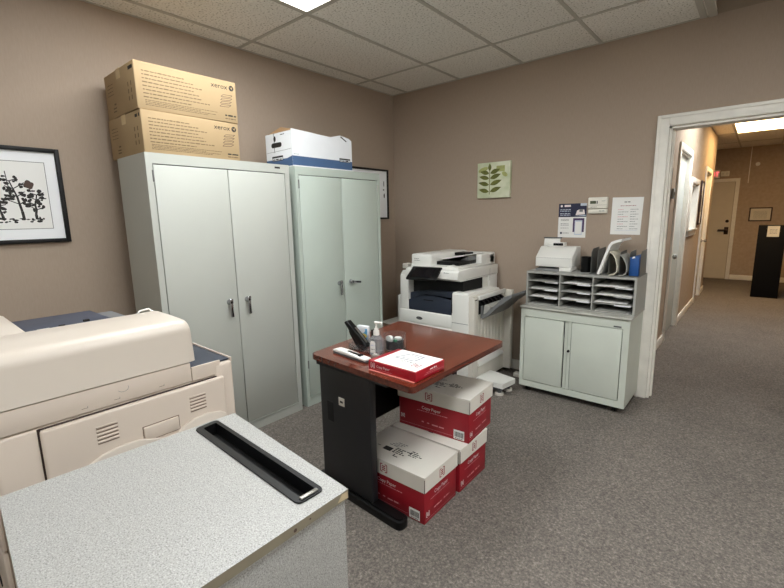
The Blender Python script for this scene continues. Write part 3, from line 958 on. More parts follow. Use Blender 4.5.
# navy front door and inner tray
b = MB(M_NAVY)
b.prism([(.726, .602), (1.165, .602), (1.165, .725), (1.10, .735), (.98, .745), (.84, .735), (.76, .705), (.726, .69)], 'y', YF + .004, YF + .02, bevel=.003)
b.prism([(.726, .69), (.80, .725), (.90, .748), (1.165, .742), (1.165, .79), (.90, .78), (.80, .765), (.726, .75)], 'y', YF + .03, -.62)
b.build('inner_tray', t)
MB(M_DARK).box(.89, YF + .001, .700, .99, YF + .0035, .709).build('tray_grip', t)
b = MB(M_WHITEP).box(.632, YF - .008, .494, 1.178, YF, .597, bevel=.004)
F = Face((.85, YF - .008, .538), (1, 0, 0), (0, 0, 1))
b.fellipse(F, 0, 0, .034, .014, M_GREYD, .0006).fellipse(F, 0, 0, .029, .010, M_INK, .0009).words(F, -.02, .02, -.004, .008, M_GREYP, .0012)
b.build('front_cover', t)
for z0_, z1_ in ((.09, .28), (.29, .485)):
    d = MB(M_WHITEP).box(.638, YF - .008, z0_, 1.178, YF, z1_, bevel=.004).build('paper_drawer', t)
    MB(M_GREYD).box(.82, YF - .0095, z1_ - .05, 1.0, YF - .0085, z1_ - .025).build('drawer_grip', d)
# scanner
b = MB(M_WHITEP)
b.prism([(YF - .035, .905), (YF - .03, .965), (YF - .01, .978), (-.045, .972), (-.045, .885), (YF + .02, .885)], 'x', .722, 1.252, bevel=.005)
b.box(.668, -.60, .90, .722, -.10, .95, bevel=.008)
F = Face((1.252, -.62, .89), (0, 1, 0), (0, 0, 1))
b.frect(F, .02, .005, .55, .007, M_INKG).frect(F, .42, -.05, .424, .06, M_INKG)
F = Face((.722, YF - .0335, .90), (1, 0, 0), (0, 0, 1))
b.words(F, .40, .45, .055, .005, M_INKG, .004)
b.build('scanner', t)
# document feeder
b = MB(M_WHITEP)
b.prism([(.735, .979), (1.22, .976), (1.22, .995), (1.20, 1.005), (1.19, .992), (1.13, 1.012), (1.10, .995), (.95, 1.0), (.735, 1.0)], 'y', -.67, -.60, bevel=.002)
b.box(.73, -.60, .979, 1.22, -.05, 1.0)
b.box(.728, -.66, .985, .945, -.06, 1.092, bevel=.018, seg=3)
b.box(.93, -.15, .985, 1.222, -.045, 1.082, bevel=.012, seg=3)
b.box(1.165, -.30, .985, 1.222, -.06, 1.075, bevel=.012, seg=3)
F = Face((.735, -.661, .99), (1, 0, 0), (0, 0, 1))
b.words(F, .03, .08, .06, .006, M_INKG).words(F, .03, .09, .045, .005, M_INKG)
b.build('document_feeder', t)
b = MB(M_BLACK).box(.946, -.58, 1.001, 1.164, -.16, 1.03).box(.95, -.30, 1.06, 1.06, -.16, 1.084)
b.build('feeder_recess', t)
MB(M_PAPER).prism([(.946, 1.038), (1.02, 1.050), (1.164, 1.078), (1.164, 1.086), (1.02, 1.060), (.946, 1.048)], 'y', -.50, -.16).build('feeder_tray', t)
MB(M_GREYP).prism([(1.08, 1.031), (1.164, 1.031), (1.164, 1.066), (1.12, 1.052)], 'y', -.42, -.155).build('tray_wedge', t)
# tilted control panel
b = MB(M_BLACK)
Mx = Matrix.Translation((.957, -.782, .945)) @ Matrix.Rotation(R(9), 4, 'Z') @ Matrix.Rotation(R(32), 4, 'X')
b.box(-.135, -.08, -.010, .135, .08, .010, bevel=.004, mx=Mx)
cp = b.build('control_panel', t)
MB(M_SCREEN).box(-.10, -.06, .0098, .09, .06, .0112, mx=Mx).build('touch_screen', cp)
MB(M_WHITEQ).box(.53, -.54, .935, .60, -.46, .985, bevel=.008).box(.60, -.52, .935, .70, -.48, .948).build('card_reader', t)
b = MB(M_WHITEP).box(.535, -.62, .34, .632, -.22, .70, bevel=.008)
b.build('side_tray', t)
MB(M_PAPER).prism([(.28, .392), (.535, .378), (.535, .386), (.28, .400)], 'y', -.58, -.32).build('side_tray_leaf', t)
# finisher
FX0, FX1 = 1.182, 1.385
b = MB(M_WHITEP)
b.prism([(-.705, .05), (-.705, .785), (-.69, .80), (-.18, .782), (-.165, .77), (-.165, .05)], 'x', FX0, FX0 + .152, bevel=.004)
b.prism([(-.695, .05), (-.695, .778), (-.18, .768), (-.18, .05)], 'x', FX0 + .152, FX1 - .012, M_WHITEQ)
b.box(FX1 - .012, -.70, .05, FX1, -.63, .762, M_WHITEQ, bevel=.003)
b.box(FX1 - .012, -.63, .742, FX1 + .012, -.17, .776, M_WHITEP, bevel=.005)
b.box(FX1 - .012, -.22, .05, FX1, -.165, .745, M_WHITEQ)
for k in range(7): b.box(FX1 - .012, -.63 + k * .058, .24, FX1 - .004, -.59 + k * .058, .60, M_WHITEQ, bevel=.003)
b.box(FX1 - .013, -.63, .24, FX1 - .009, -.22, .62, M_WHITEQ)
b.box(FX1 - .012, -.63, .05, FX1, -.22, .19, M_WHITEQ)
b.prism([(FX1 - .012, .19), (FX1 + .014, .19), (FX1 + .014, .205), (FX1 - .012, .24)], 'y', -.63, -.19, M_WHITEP)
b.box(FX1 - .014, -.63, .62, FX1 - .010, -.22, .745, M_DARK)
F = Face((FX0, -.7052, .545), (1, 0, 0), (0, 0, 1))
b.frect(F, 0, 0, .152, .004, M_INKG)
b.box(FX1 - .006, -.69, .745, FX1 + .0005, -.65, .752, M_INK)
fn = b.build('finisher', t)
for k in range(6):
    yy = -.58 + k * .066
    b = MB(M_BLACK)
    b.prism([(FX1 - .012, .735), (FX1 + .02, .72), (FX1 + .03, .69), (FX1 + .02, .685), (FX1 + .01, .705), (FX1 - .012, .715)], 'y', yy, yy + .022)
    b.build('paper_finger', fn)
b = MB(mat('tray_grey_plastic', (112, 113, 113), 0.5))
b.prism([(FX1 + .002, .592), (FX1 + .02, .588), (FX1 + .07, .622), (FX1 + .15, .700), (FX1 + .20, .738), (1.652, .793), (1.648, .806), (1.58, .782), (FX1 + .14, .722), (FX1 + .08, .668), (FX1 + .045, .630), (FX1 + .02, .618), (FX1 + .012, .69), (FX1 + .002, .69)], 'y', -.60, -.22)
b.build('output_tray', fn)
MB(M_SLOT).prism([(FX1 + .022, .622), (FX1 + .042, .634), (FX1 + .078, .672), (FX1 + .09, .69), (FX1 + .03, .70)], 'y', -.59, -.23).build('tray_ramp', fn)
MB(M_WHITEQ).box(FX1 - .005, -.165, .05, 1.45, -.12, .765, bevel=.004).build('rear_post', fn)
b = MB(M_WHITEP)
b.slab([(1.388, -.665), (1.632, -.672), (1.655, -.49), (1.40, -.43)], .065, .105, None, .012)
b.slab([(1.388, -.655), (1.615, -.662), (1.635, -.50), (1.40, -.44)], .045, .065, M_GREYD)
bp = b.build('stabiliser_foot', fn)
for q in ((1.585, -.635), (1.60, -.51)):
    MB(M_GREYP).cyl((q[0], q[1], 0), .034, .018, 'z', M_WHITEQ).cyl((q[0], q[1], .018), .016, .03, 'z', M_GREYD).build('foot_pad', bp)

# power strip and cords behind the printer
t = thing('power_strip', 'white power strip with black cord on the floor behind the printer finisher', 'power strip', (1.57, -.17, 0), 0)
MB(M_WHITEQ).box(1.50, -.20, 0.0, 1.64, -.14, .035, bevel=.006).build('strip_body', t)
b = MB(M_BLACK).tube([(1.48, -.06, .004), (1.52, -.075, .02), (1.56, -.09, .06), (1.60, -.10, .075), (1.635, -.115, .05), (1.63, -.125, .012), (1.58, -.115, .006), (1.50, -.115, .006)], .005)
b.build('cord', t)

# ------------------------------------------------------------------ desk
t = thing('desk', 'small red brown wood top desk on black metal legs', 'desk', (1.68, -1.94, 0), 0)
DQ = [(1.364, -2.322), (2.052, -2.366), (2.046, -1.540), (1.290, -1.512)]
ZD = .735
b = MB(WOOD)
b.slab(DQ, ZD - .028, ZD, WOOD, .03, 5, side=WOODE)
b.build('tabletop', t)
def leg_frame(yc, rz, det):
    mx = Matrix.Translation((1.575, yc, 0)) @ Matrix.Rotation(rz, 4, 'Z')
    b = MB(M_BLACKM)
    b.box(-.19, -.02, .05, .178, .02, ZD - .028, bevel=.003, mx=mx)
    b.box(-.20, -.03, ZD - .06, .30, .03, ZD - .0285, mx=mx)
    p = b.build('leg_panel', t)
    q = roundpoly([(-.245, -.036), (.368, -.036), (.368, .036), (-.245, .036)], .034, 6)
    b = MB(M_BLACK)
    b.prism(q, 'z', .0, .040, None, .004)
    b.prism([(u * .965, v * .62) for u, v in q], 'z', .040, .047)
    bmesh.ops.transform(b.bm, matrix=mx, verts=b.bm.verts)
    b.build('foot', t)
    if det:
        b = MB(M_WHITEQ).box(-.044, -.0225, .492, -.002, -.0195, .534, bevel=.001, mx=mx)
        b.box(-.033, -.0235, .508, -.012, -.022, .518, M_INK, mx=mx)
        b.build('lock_plate', p)
        MB(M_DARK).box(-.137, -.0215, .385, -.090, -.0195, .49, bevel=.0009, mx=mx).build('pull_slot', p)
leg_frame(-2.274, R(-2.5), True)
leg_frame(-1.567, R(1.0), False)
MB(M_BLACK).box(1.412, -2.24, .24, 1.428, -1.59, ZD - .029).build('modesty_panel', t)

# ------------------------------------------------------------------ copy paper cartons
def logo(b, F, u, v, s, m, d=.0006):
    """square bracket emblem with a striped middle"""
    w = s * .09
    h = s / 2
    w = s * .12
    for sg in (-1, 1):
        b.frect(F, u + sg * h - w / 2, v - h, u + sg * h + w / 2, v + h, m, d)
        for q in (-1, 1):
            b.frect(F, min(u + sg * h, u + sg * .35 * h), v + q * h - w / 2, max(u + sg * h, u + sg * .35 * h), v + q * h + w / 2, m, d + .0001)
    for k in (-1, 0, 1):
        b.frect(F, u - h * .55, v + k * s * .24 - s * .07, u + h * .55, v + k * s * .24 + s * .07, m, d)

def barcode(b, F, u, v, w, h):
    b.frect(F, u, v, u + w, v + h, M_PAPER, .0006)
    q = u + w * .1
    rr = random.Random(3)
    while q < u + w * .9:
        ww = rr.choice((.0012, .002, .003))
        b.frect(F, q, v + h * .25, q + ww, v + h * .8, M_INK, .0010)
        q += ww + rr.choice((.0014, .002))
    b.words(F, u + w * .15, u + w * .85, v + h * .08, h * .08, M_INK, .0010)

def paper_carton(label, loc, rz):
    """length along local x, near side at -y, right end at +x; origin at base centre"""
    t = thing('paper_carton', label, 'box', loc, rz, None, local=True)
    L, W, Hh = .436, .282, .240
    b = MB(M_RED).box(-L / 2, -W / 2, 0, L / 2, W / 2, Hh - .004, bevel=.003)
    F = Face((-L / 2, -W / 2, 0), (1, 0, 0), (0, 0, 1))
    b.text('Copy Paper', F, .150, .124, .0185, M_WINK)
    b.words(F, .12, .20, .110, .004, M_PINK).words(F, .205, .31, .110, .0045, M_PINK)
    b.words(F, .15, .165, .045, .008, M_PINK).words(F, .185, .20, .045, .008, M_PINK)
    b.words(F, .215, .29, .042, .0085, M_PINK)
    logo(b, F, .025, .055, .022, M_WINK)
    barcode(b, F, L - .088, .008, .062, .052)
    b.frect(F, 0, .018, L * .78, .0195, M_PINK).frect(F, .004, .02, .0055, .13, M_PINK)
    F = Face((L / 2, -W / 2, 0), (0, 1, 0), (0, 0, 1))
    b.text('Copy Paper', F, .082, .122, .0185, M_WINK)
    b.frect(F, .05, .106, .215, .1085, M_PINK)
    b.words(F, .08, .15, .045, .008, M_PINK).words(F, .165, .215, .048, .007, M_PINK)
    logo(b, F, .028, .042, .024, M_WINK)
    b.frect(F, .01, .016, W - .01, .0175, M_PINK)
    b.build('carton_base', t)
    e = .006
    zl = Hh - .074
    b = MB(M_LID)
    x0, x1, y0, y1 = -L / 2 - e, L / 2 + e, -W / 2 - e, W / 2 + e
    k = .0035
    b.box(x0, y0, Hh - .003, x1, y1, Hh + .004, bevel=.0015)
    b.box(x0, y0, zl, x1, y0 + k, Hh - .003).box(x0, y1 - k, zl, x1, y1, Hh - .003)
    b.box(x0, y0 + k, zl, x0 + k, y1 - k, Hh - .003).box(x1 - k, y0 + k, zl, x1, y1 - k, Hh - .003)
    for (px, py) in ((x1, y0), (x1, y1), (x0, y0)):
        b.box(px - .0006, py - .0022, zl, px + .0006, py + .0022, Hh - .006, M_INKB)
    F = Face((x0, y0, zl), (1, 0, 0), (0, 0, 1))
    logo(b, F, .205, .039, .040, M_MAROON)
    F = Face((x1, y0, zl), (0, 1, 0), (0, 0, 1))
    logo(b, F, W * .52, .039, .040, M_MAROON)
    F = Face((x0, y0, Hh + .004), (1, 0, 0), (0, 1, 0))
    rr = random.Random(9)
    b.frect(F, .125, .085, .175, .118, M_INK)
    for q in range(4):
        b.words(F, .185, .185 + .05 + .05 * rr.random(), .088 + q * .013, .008, M_INK)
        b.words(F, .27, .27 + .03 + .05 * rr.random(), .108 + q * .013, .008, M_INK)
        b.words(F, .13 + q * .01, .19 + q * .01, .140 + q * .012, .006, M_INKG)
    b.frect(F, .21, .060, .24, .066, M_INK).frect(F, .21, .060, .216, .080, M_INK).frect(F, .08, .10, .10, .106, M_INKG)
    b.build('lid', t)
    return t
paper_carton('red copy paper carton with white lid on the floor nearest the desk foot', (1.778, -2.080, 0), R(1.2))
paper_carton('red copy paper carton on the floor behind, half hidden under the upper carton', (1.778, -1.772, 0), R(1.0))
paper_carton('topmost red copy paper carton, resting across the two on the floor', (1.779, -1.714, .2447), R(4.5))

# ream on the desk
t = thing('paper_ream', 'flat red and white ream of copy paper on the desk corner', 'paper ream', (1.897, -2.208, ZD + .0004), R(-0.5), None, local=True)
b = MB(M_REDW).box(-.135, -.107, 0, .135, .105, .046, bevel=.004)
F = Face((-.135, -.107, .0461), (1, 0, 0), (0, 1, 0))
b.fpoly(F, [(.030, .004), (.266, .004), (.266, .208), (.030, .208)], M_PAPER)
for q, d_, w_ in (([(.075, .10), (.105, .180), (.185, .176), (.180, .108)], .0008, .009), ([(.100, .118), (.122, .163), (.168, .160), (.160, .122)], .0011, .006)):
    for i in range(4): b.fline(F, q[i], q[(i + 1) % 4], w_, M_SKETCH, d_)
b.words(F, .12, .22, .082, .006, M_INK, .0008).words(F, .11, .19, .068, .0045, M_INKG, .0008)
logo(b, F, .222, .066, .034, M_MAROON, .0009)
F = Face((-.135, -.107, 0), (1, 0, 0), (0, 0, 1))
logo(b, F, .028, .026, .022, M_WINK)
b.text('Copy Paper', F, .05, .020, .012, M_WINK)
b.words(F, .05, .14, .011, .002, M_PINK)
F = Face((.135, -.107, 0), (0, 1, 0), (0, 0, 1))
b.words(F, .10, .15, .03, .007, M_WINK).frect(F, .06, .016, .20, .0175, M_PINK)
b.words(F, .07, .16, .022, .003, M_PINK)
b.build('wrapper', t)
b = MB(M_REDW).prism([(.10, -.1075), (.135, -.1075), (.118, -.1085)], 'z', .004, .044)
b.prism([(-.125, .0008), (.13, .0008), (.13, .004), (-.125, .004)], 'y', -.116, -.107, mat('torn_wrap_edge', (206, 120, 110), .6))
b.build('loose_flap', t)

# ------------------------------------------------------------------ things on the desk
zt = ZD + .0004
t = thing('stapler', 'white flat stapler lying left of the paper ream', 'stapler', (1.578, -2.236, zt), R(-6), None, local=True)
b = MB(M_WHITEP)
b.prism(roundpoly([(-.135, -.024), (.12, -.020), (.12, .020), (-.135, .024)], .018, 5), 'z', .0, .008, M_GREYD, .002)
b.build('base', t)
b = MB(M_WHITEP)
b.prism([(-.138, .008), (.12, .008), (.12, .020), (-.05, .026), (-.11, .024), (-.132, .018)], 'y', -.022, .022, bevel=.006, seg=3)
b.build('cover', t)
MB(M_BLACK).box(-.03, -.007, .022, .06, .007, .028, bevel=.002).box(.055, -.012, .020, .075, .012, .031, bevel=.003).build('switch', t)
tag(MB(mat('grey_eraser_plastic', (150, 146, 138), .4)).box(1.668, -2.190, zt, 1.700, -2.168, zt + .022, bevel=.003, rz=R(8)).build('clip_box'), 'tiny grey box in front of the sanitizer bottle', 'box')
# acrylic tray
t = thing('desk_organizer', 'clear low acrylic tray holding the black stapler and the blue packet', 'organizer', (1.535, -2.100, zt), R(0), None, local=True)
b = MB(M_GEL)
w, d_, h_ = .072, .046, .032
b.box(-w, -d_, 0, w, d_, .003).box(-w, -d_, .003, w, -d_ + .003, h_).box(-w, d_ - .003, .003, w, d_, h_).box(-w, -d_ + .003, .003, -w + .003, d_ - .003, h_).box(w - .003, -d_ + .003, .003, w, d_ - .003, h_)
b.build('tray', t)
# black stapler standing on end in the tray, leaning left
t = thing('stapler', 'long black stapler standing on end, leaning left in the tray', 'stapler', (1.565, -2.112, zt + .0038), R(0), None, local=True)
Mx = Matrix.Translation((.0, 0, .012)) @ Matrix.Rotation(R(-50), 4, 'Y')
b = MB(M_BLACK)
b.prism([(-.012, .0), (.014, .0), (.018, .06), (.014, .13), (.010, .185), (-.010, .19), (-.020, .12), (-.022, .05)], 'y', -.019, .019, bevel=.006, seg=3)
bmesh.ops.transform(b.bm, matrix=Mx, verts=b.bm.verts)
b.build('handle_arm', t)
b = MB(M_BLACK)
b.prism([(-.045, .01), (-.022, .0), (-.014, .0), (-.014, .10), (-.022, .14), (-.030, .12), (-.042, .06)], 'y', -.017, .017, bevel=.005, seg=3)
bmesh.ops.transform(b.bm, matrix=Mx, verts=b.bm.verts)
b.build('base_arm', t)
MB(M_STEEL).box(.0185, -.006, .02, .0205, .006, .125, mx=Mx).build('staple_rail', t)
# packet
t = thing('tissue_packet', 'white and sky blue packet standing behind the black stapler', 'packet', (1.502, -2.074, zt + .0038), R(8), None, local=True)
b = MB(M_WBOX).box(-.035, -.010, 0, .035, .010, .112, bevel=.004)
F = Face((-.035, -.0102, 0), (1, 0, 0), (0, 0, 1))
b.fpoly(F, [(.003, .03), (.067, .03), (.067, .100), (.003, .085)], M_BLUEL).fellipse(F, .045, .06, .02, .012, M_YEL, .0009).fellipse(F, .035, .085, .02, .012, M_WBOX, .0010, rot=.4)
b.build('packet_body', t)
tag(MB(M_BLACK).prism(roundpoly([(1.566, -2.086), (1.594, -2.086), (1.594, -2.061), (1.566, -2.061)], .004), 'z', zt + .0038, zt + .105, None, .003).build('pen_cup'), 'small black cup standing behind the sanitizer bottle', 'cup')
# sanitizer
t = thing('sanitizer_bottle', 'clear hand sanitizer bottle with white pump on the desk', 'bottle', (1.648, -2.132, zt), R(10), None, local=True)
q = roundpoly([(-.034, -.021), (.034, -.021), (.034, .021), (-.034, .021)], .012, 4)
b = MB(M_GEL2)
b.prism(q, 'z', 0, .085, None, .004)
q2 = [(u * .45, v * .6) for u, v in q]
n = len(q)
va = [b.bm.verts.new((u * .93, v * .9, .0845)) for u, v in q]
vb = [b.bm.verts.new((u * .36, v * .55, .102)) for u, v in q]
for i in range(n): b.bm.faces.new((va[i], va[(i + 1) % n], vb[(i + 1) % n], vb[i]))
b.bm.faces.new(vb)
b.build('bottle_body', t)
b = MB(M_WHITEP).cyl((0, 0, .1015), .015, .022).cyl((0, 0, .1235), .011, .012).cyl((0, 0, .1355), .0055, .026)
b.box(-.010, -.008, .161, .034, .008, .170, bevel=.003).box(.026, -.005, .154, .034, .005, .162, bevel=.002)
b.build('pump', t)
b = MB(M_PAPER)
F = Face((-.034, -.0215, 0), (1, 0, 0), (0, 0, 1))
b.fpoly(F, [(.010, .014), (.040, .014), (.040, .066), (.034, .074), (.016, .074), (.010, .066)], None, .0008)
b.words(F, .014, .036, .05, .005, M_PLAV, .0012).words(F, .014, .036, .03, .004, M_INKG, .0012)
b.build('bottle_label', t)
# round clear holder
t = thing('clip_holder', 'round clear plastic holder with black and white contents on the desk', 'holder', (1.664, -2.010, zt), 0, None, local=True)
b = MB(M_GEL)
b.lathe((0, 0, 0), [(.050, 0), (.056, .004), (.058, .085), (.0558, .085), (.0536, .006), (.001, .0055)], seg=36)
b.build('clear_cup', t)
b = MB(M_BLACK)
pts = [(.047 * math.cos(2 * math.pi * k / 24), .047 * math.sin(2 * math.pi * k / 24)) for k in range(24)]
va = [b.bm.verts.new((u, v, .0075)) for u, v in pts]
vb = [b.bm.verts.new((u * 1.02, v * 1.02, .048 + .008 * math.sin(5 * math.atan2(v, u)) + .006 * math.sin(3 * math.atan2(v, u)))) for u, v in pts]
for i in range(24): b.bm.faces.new((va[i], va[(i + 1) % 24], vb[(i + 1) % 24], vb[i]))
b.bm.faces.new(va[::-1]); b.bm.faces.new(vb)
b.build('black_clips', t)
b = MB(M_WHITEP).cyl((-.018, -.03, .055), .020, .018, 'y', None, 20).cyl((.022, .0, .056), .018, .012, 'z').box(.018, -.035, .05, .035, -.022, .062, M_GREEN)
b.build('tape_rolls', t)

# ------------------------------------------------------------------ low cabinet by the doorway
t = thing('low_cabinet', 'low two door metal cabinet on casters beside the doorway', 'cabinet', (2.05, -.24, 0), 0)
x0, x1, yf, yb = 1.666, 2.440, -.45, -.035
b = MB(M_CABS)
b.box(x0, yf, .05, x0 + .012, yb, .690).box(x1 - .012, yf, .05, x1, yb, .690).box(x0 + .012, yb - .01, .05, x1 - .012, yb, .690).box(x0 + .012, yf, .05, x1 - .012, yb - .01, .062)
fx0, fx1, fz0, fz1 = x0 + .03, x1 - .042, .098, .625
b.box(x0 + .012, yf, .062, fx0, yf + .02, .690).box(fx1, yf, .062, x1 - .012, yf + .02, .690)
b.box(fx0, yf, fz1, fx1, yf + .02, .690).box(fx0, yf, .062, fx1, yf + .02, fz0)
b.box(fx0, yf + .022, fz0, fx1, yf + .024, fz1, M_DARK)
b.build('body', t)
b = MB(M_CABT).box(x0 - .008, yf - .012, .690, x1 + .008, yb + .005, .705, bevel=.004)
b.build('cabinet_top', t)
xm = 2.03
d = MB(M_CABS).box(fx0 + .005, yf - .006, fz0 + .005, xm - .030, yf + .014, fz1 - .005, bevel=.0015).build('door', t)
b = MB(M_CABS).box(xm + .028, yf - .001, fz0 + .005, fx1 - .005, yf + .018, fz1 - .005, bevel=.0015)
d2 = b.build('door', t)
MB(M_CABS).box(xm - .024, yf + .012, fz0, xm - .002, yf + .018, fz1).box(xm + .002, yf + .004, fz0 + .003, xm + .024, yf + .010, fz1 - .003).build('door_strip', d2)
MB(M_BLACK).cyl((xm + .012, yf - .008, .40), .009, .013, 'y').build('lock', d2)
F = Face((fx1 - .06, yf - .0005, .628), (1, 0, 0), (0, 0, 1))
MB(M_GREYD).frect(F, 0, .004, .05, .014).build('badge', t)
for cx in (x0 + .06, x1 - .07):
    for cy in (yf + .05, yb - .05):
        MB(M_BLACK).cyl((cx - .012, cy, .025), .025, .024, 'x').box(cx - .02, cy - .02, .03, cx + .02, cy + .02, .05).build('caster', t)

# mail sorter
t = thing('mail_sorter', 'grey twelve slot mail sorter on top of the low cabinet', 'sorter', (2.04, -.19, .705), 0)
sx0, sx1, sy0, sy1, sz0, sz1 = 1.662, 2.445, -.365, -.03, .7054, .970
b = MB(M_SLOT)
b.box(sx0, sy0, sz0, sx0 + .012, sy1, sz1).box(sx1 - .016, sy0, sz0, sx1, sy1, sz1)
b.box(sx0 + .012, sy0, sz1 - .014, sx1 - .016, sy1, sz1).box(sx0 + .012, sy0, sz0, sx1 - .016, sy1, sz0 + .006)
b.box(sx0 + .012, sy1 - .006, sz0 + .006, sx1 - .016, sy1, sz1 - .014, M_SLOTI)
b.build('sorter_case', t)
cols = [sx0 + .012, 1.924, 2.160, sx1 - .016]
for c in cols[1:3]:
    MB(M_SLOT).box(c - .004, sy0 + .002, sz0 + .006, c + .004, sy1 - .006, sz1 - .014).build('divider', t)
rows = [sz0 + .006, sz0 + .068, sz0 + .130, sz0 + .192, sz1 - .014]
for ci in range(3):
    a, c = cols[ci] + (.004 if ci else 0), cols[ci + 1] - (.004 if ci < 2 else 0)
    for r in rows[1:4]:
        MB(M_SLOT).box(a, sy0 + .004, r - .005, c, sy1 - .006, r).box(a + (c - a) * .55, sy0 + .002, r - .011, c - .012, sy0 + .004, r - .001, M_WBOX).build('shelf', t)
ordn = ('lowest', 'second lowest', 'second highest', 'top')
coln = ('left', 'middle', 'right')
rr = random.Random(11)
for ci in range(3):
    a, c = cols[ci] + .012, cols[ci + 1] - .012
    for ri in range(4):
        if (ci, ri) in ((1, 0),): continue
        b = MB(M_PAPER)
        n = 2 if (ci, ri) in ((0, 2), (2, 0), (2, 1)) else 1
        for k in range(n):
            y0_ = sy0 - rr.uniform(-.012, .008)
            xa = a + rr.uniform(0, .02)
            xb_ = c - rr.uniform(0, .03)
            z_ = rows[ri] + .0005 + k * .008
            b.prism([(xa, z_), (xb_, z_), (xb_, z_ + .002), ((xa + xb_) / 2, z_ + rr.uniform(.003, .007)), (xa, z_ + .003)], 'y', y0_, sy1 - .03, M_PAPER if (ci + ri + k) % 3 else M_SLOT)
        tag(b.build('paper_stack'), 'papers in the %s slot of the mail sorter, %s column' % (ordn[ri], coln[ci]), 'papers', 'papers in the mail sorter')

# small white printer on the sorter
t = thing('label_printer', 'small white printer on top of the mail sorter', 'printer', (1.855, -.17, sz1), 0)
b = MB(M_WHITEP)
zb = sz1 + .0006
b.prism([(-.262, zb + .03), (-.262, zb + .105), (-.16, zb + .185), (-.06, zb + .185), (-.05, zb + .03)], 'x', 1.688, 1.972, bevel=.005)
b.box(1.878, -.262, zb, 1.968, -.055, zb + .03, bevel=.002)
b.box(1.696, -.20, zb, 1.878, -.055, zb + .03, M_BLACK)
F = Face((1.688, -.2624, zb + .10), (1, 0, 0), (0, 0, 1))
b.frect(F, .004, 0, .280, .0012, M_INKG)
b.build('housing', t)
MB(M_GREYP).box(1.70, -.285, zb, 1.874, -.20, zb + .016, bevel=.002).build('paper_tray', t)
b = MB(M_WHITEP).box(1.735, -.15, zb + .186, 1.872, -.09, zb + .216, bevel=.004)
lp = b.build('display_housing', t)
MB(M_SCREEN).box(1.785, -.1508, zb + .191, 1.862, -.1494, zb + .211).build('display', lp)
b = MB(M_WHITEP)
b.prism([(-.10, zb + .186), (-.085, zb + .245), (-.075, zb + .245), (-.085, zb + .186)], 'x', 1.688, 1.815)
b.box(1.684, -.092, zb + .244, 1.822, -.062, zb + .254, M_GREYD, bevel=.002)
b.build('rear_feed', t)
F = Face((1.90, -.265, zb + .12), (1, 0, 0), (0, 1, 1))
# pencil cup
t = tag(MB(M_BLACK).lathe((2.058, -.19, sz1 + .0005), [(.038, 0), (.039, .004), (.039, .116), (.036, .116), (.036, .012), (.001, .010)], seg=24).build('pencil_cup'), 'black round cup between the small printer and the file sorter', 'cup')
# upright file sorter with steps
t = thing('file_sorter', 'grey metal upright file sorter at the right end of the mail sorter', 'sorter', (2.27, -.19, sz1), 0)
b = MB(M_FOLD).box(2.116, -.31, sz1 + .0004, 2.446, -.08, sz1 + .006)
b.build('sorter_base', t)
for k, (x, h) in enumerate(((2.122, .185), (2.166, .185), (2.242, .160), (2.312, .168), (2.374, .172), (2.442, .178))):
    b = MB(M_FOLD)
    b.prism([(-.30, sz1 + .006), (-.30, sz1 + h * .86), (-.27, sz1 + h), (-.11, sz1 + h * 1.03), (-.09, sz1 + .006)], 'x', x - .0012, x + .0012)
    b.build('divider', t)
def bent_sheet(name, label, cat, prof, y0, y1, th, m, grp=None):
    """a stiff sheet whose side profile in x-z is bent"""
    up = [(p[0], p[1]) for p in prof]
    dn = []
    for i, p in enumerate(prof):
        a, c = prof[max(0, i - 1)], prof[min(len(prof) - 1, i + 1)]
        l = math.hypot(c[0] - a[0], c[1] - a[1])
        dn.append((p[0] + (c[1] - a[1]) / l * th, p[1] - (c[0] - a[0]) / l * th))
    return tag(MB(m).prism(up + dn[::-1], 'y', y0, y1).build(name), label, cat, grp)
z6 = sz1 + .0075
bent_sheet('binder', 'white binder leaning right across the file sorter, tallest of its contents', 'binder', [(2.178, z6 + .004), (2.196, z6 + .06), (2.220, z6 + .14), (2.246, z6 + .212), (2.262, z6 + .235), (2.290, z6 + .247), (2.325, z6 + .256)], -.352, -.07, .017, M_PAPER)
bent_sheet('catalog', 'curled pale catalog slumped in the middle of the file sorter', 'catalog', [(2.256, z6 + .002), (2.288, z6 + .006), (2.306, z6 + .03), (2.306, z6 + .07), (2.294, z6 + .115), (2.274, z6 + .148), (2.252, z6 + .163)], -.350, -.13, .005, M_PAPERC)
bent_sheet('catalog', 'curled grey catalog slumped beside the blue folder', 'catalog', [(2.322, z6 + .002), (2.350, z6 + .006), (2.367, z6 + .03), (2.367, z6 + .065), (2.356, z6 + .10), (2.338, z6 + .13), (2.320, z6 + .142)], -.350, -.13, .005, M_SLOT)
b = MB(M_BLUEF).prism([(2.379, z6), (2.437, z6), (2.438, z6 + .13), (2.420, z6 + .14), (2.380, z6 + .128)], 'y', -.315, -.10, bevel=.002)
b.prism([(2.392, z6 + .120), (2.412, z6 + .127), (2.406, z6 + .137), (2.396, z6 + .133)], 'y', -.318, -.3155, M_PAPER)
tag(b.build('folder'), 'blue folder standing at the right end of the file sorter', 'folder')

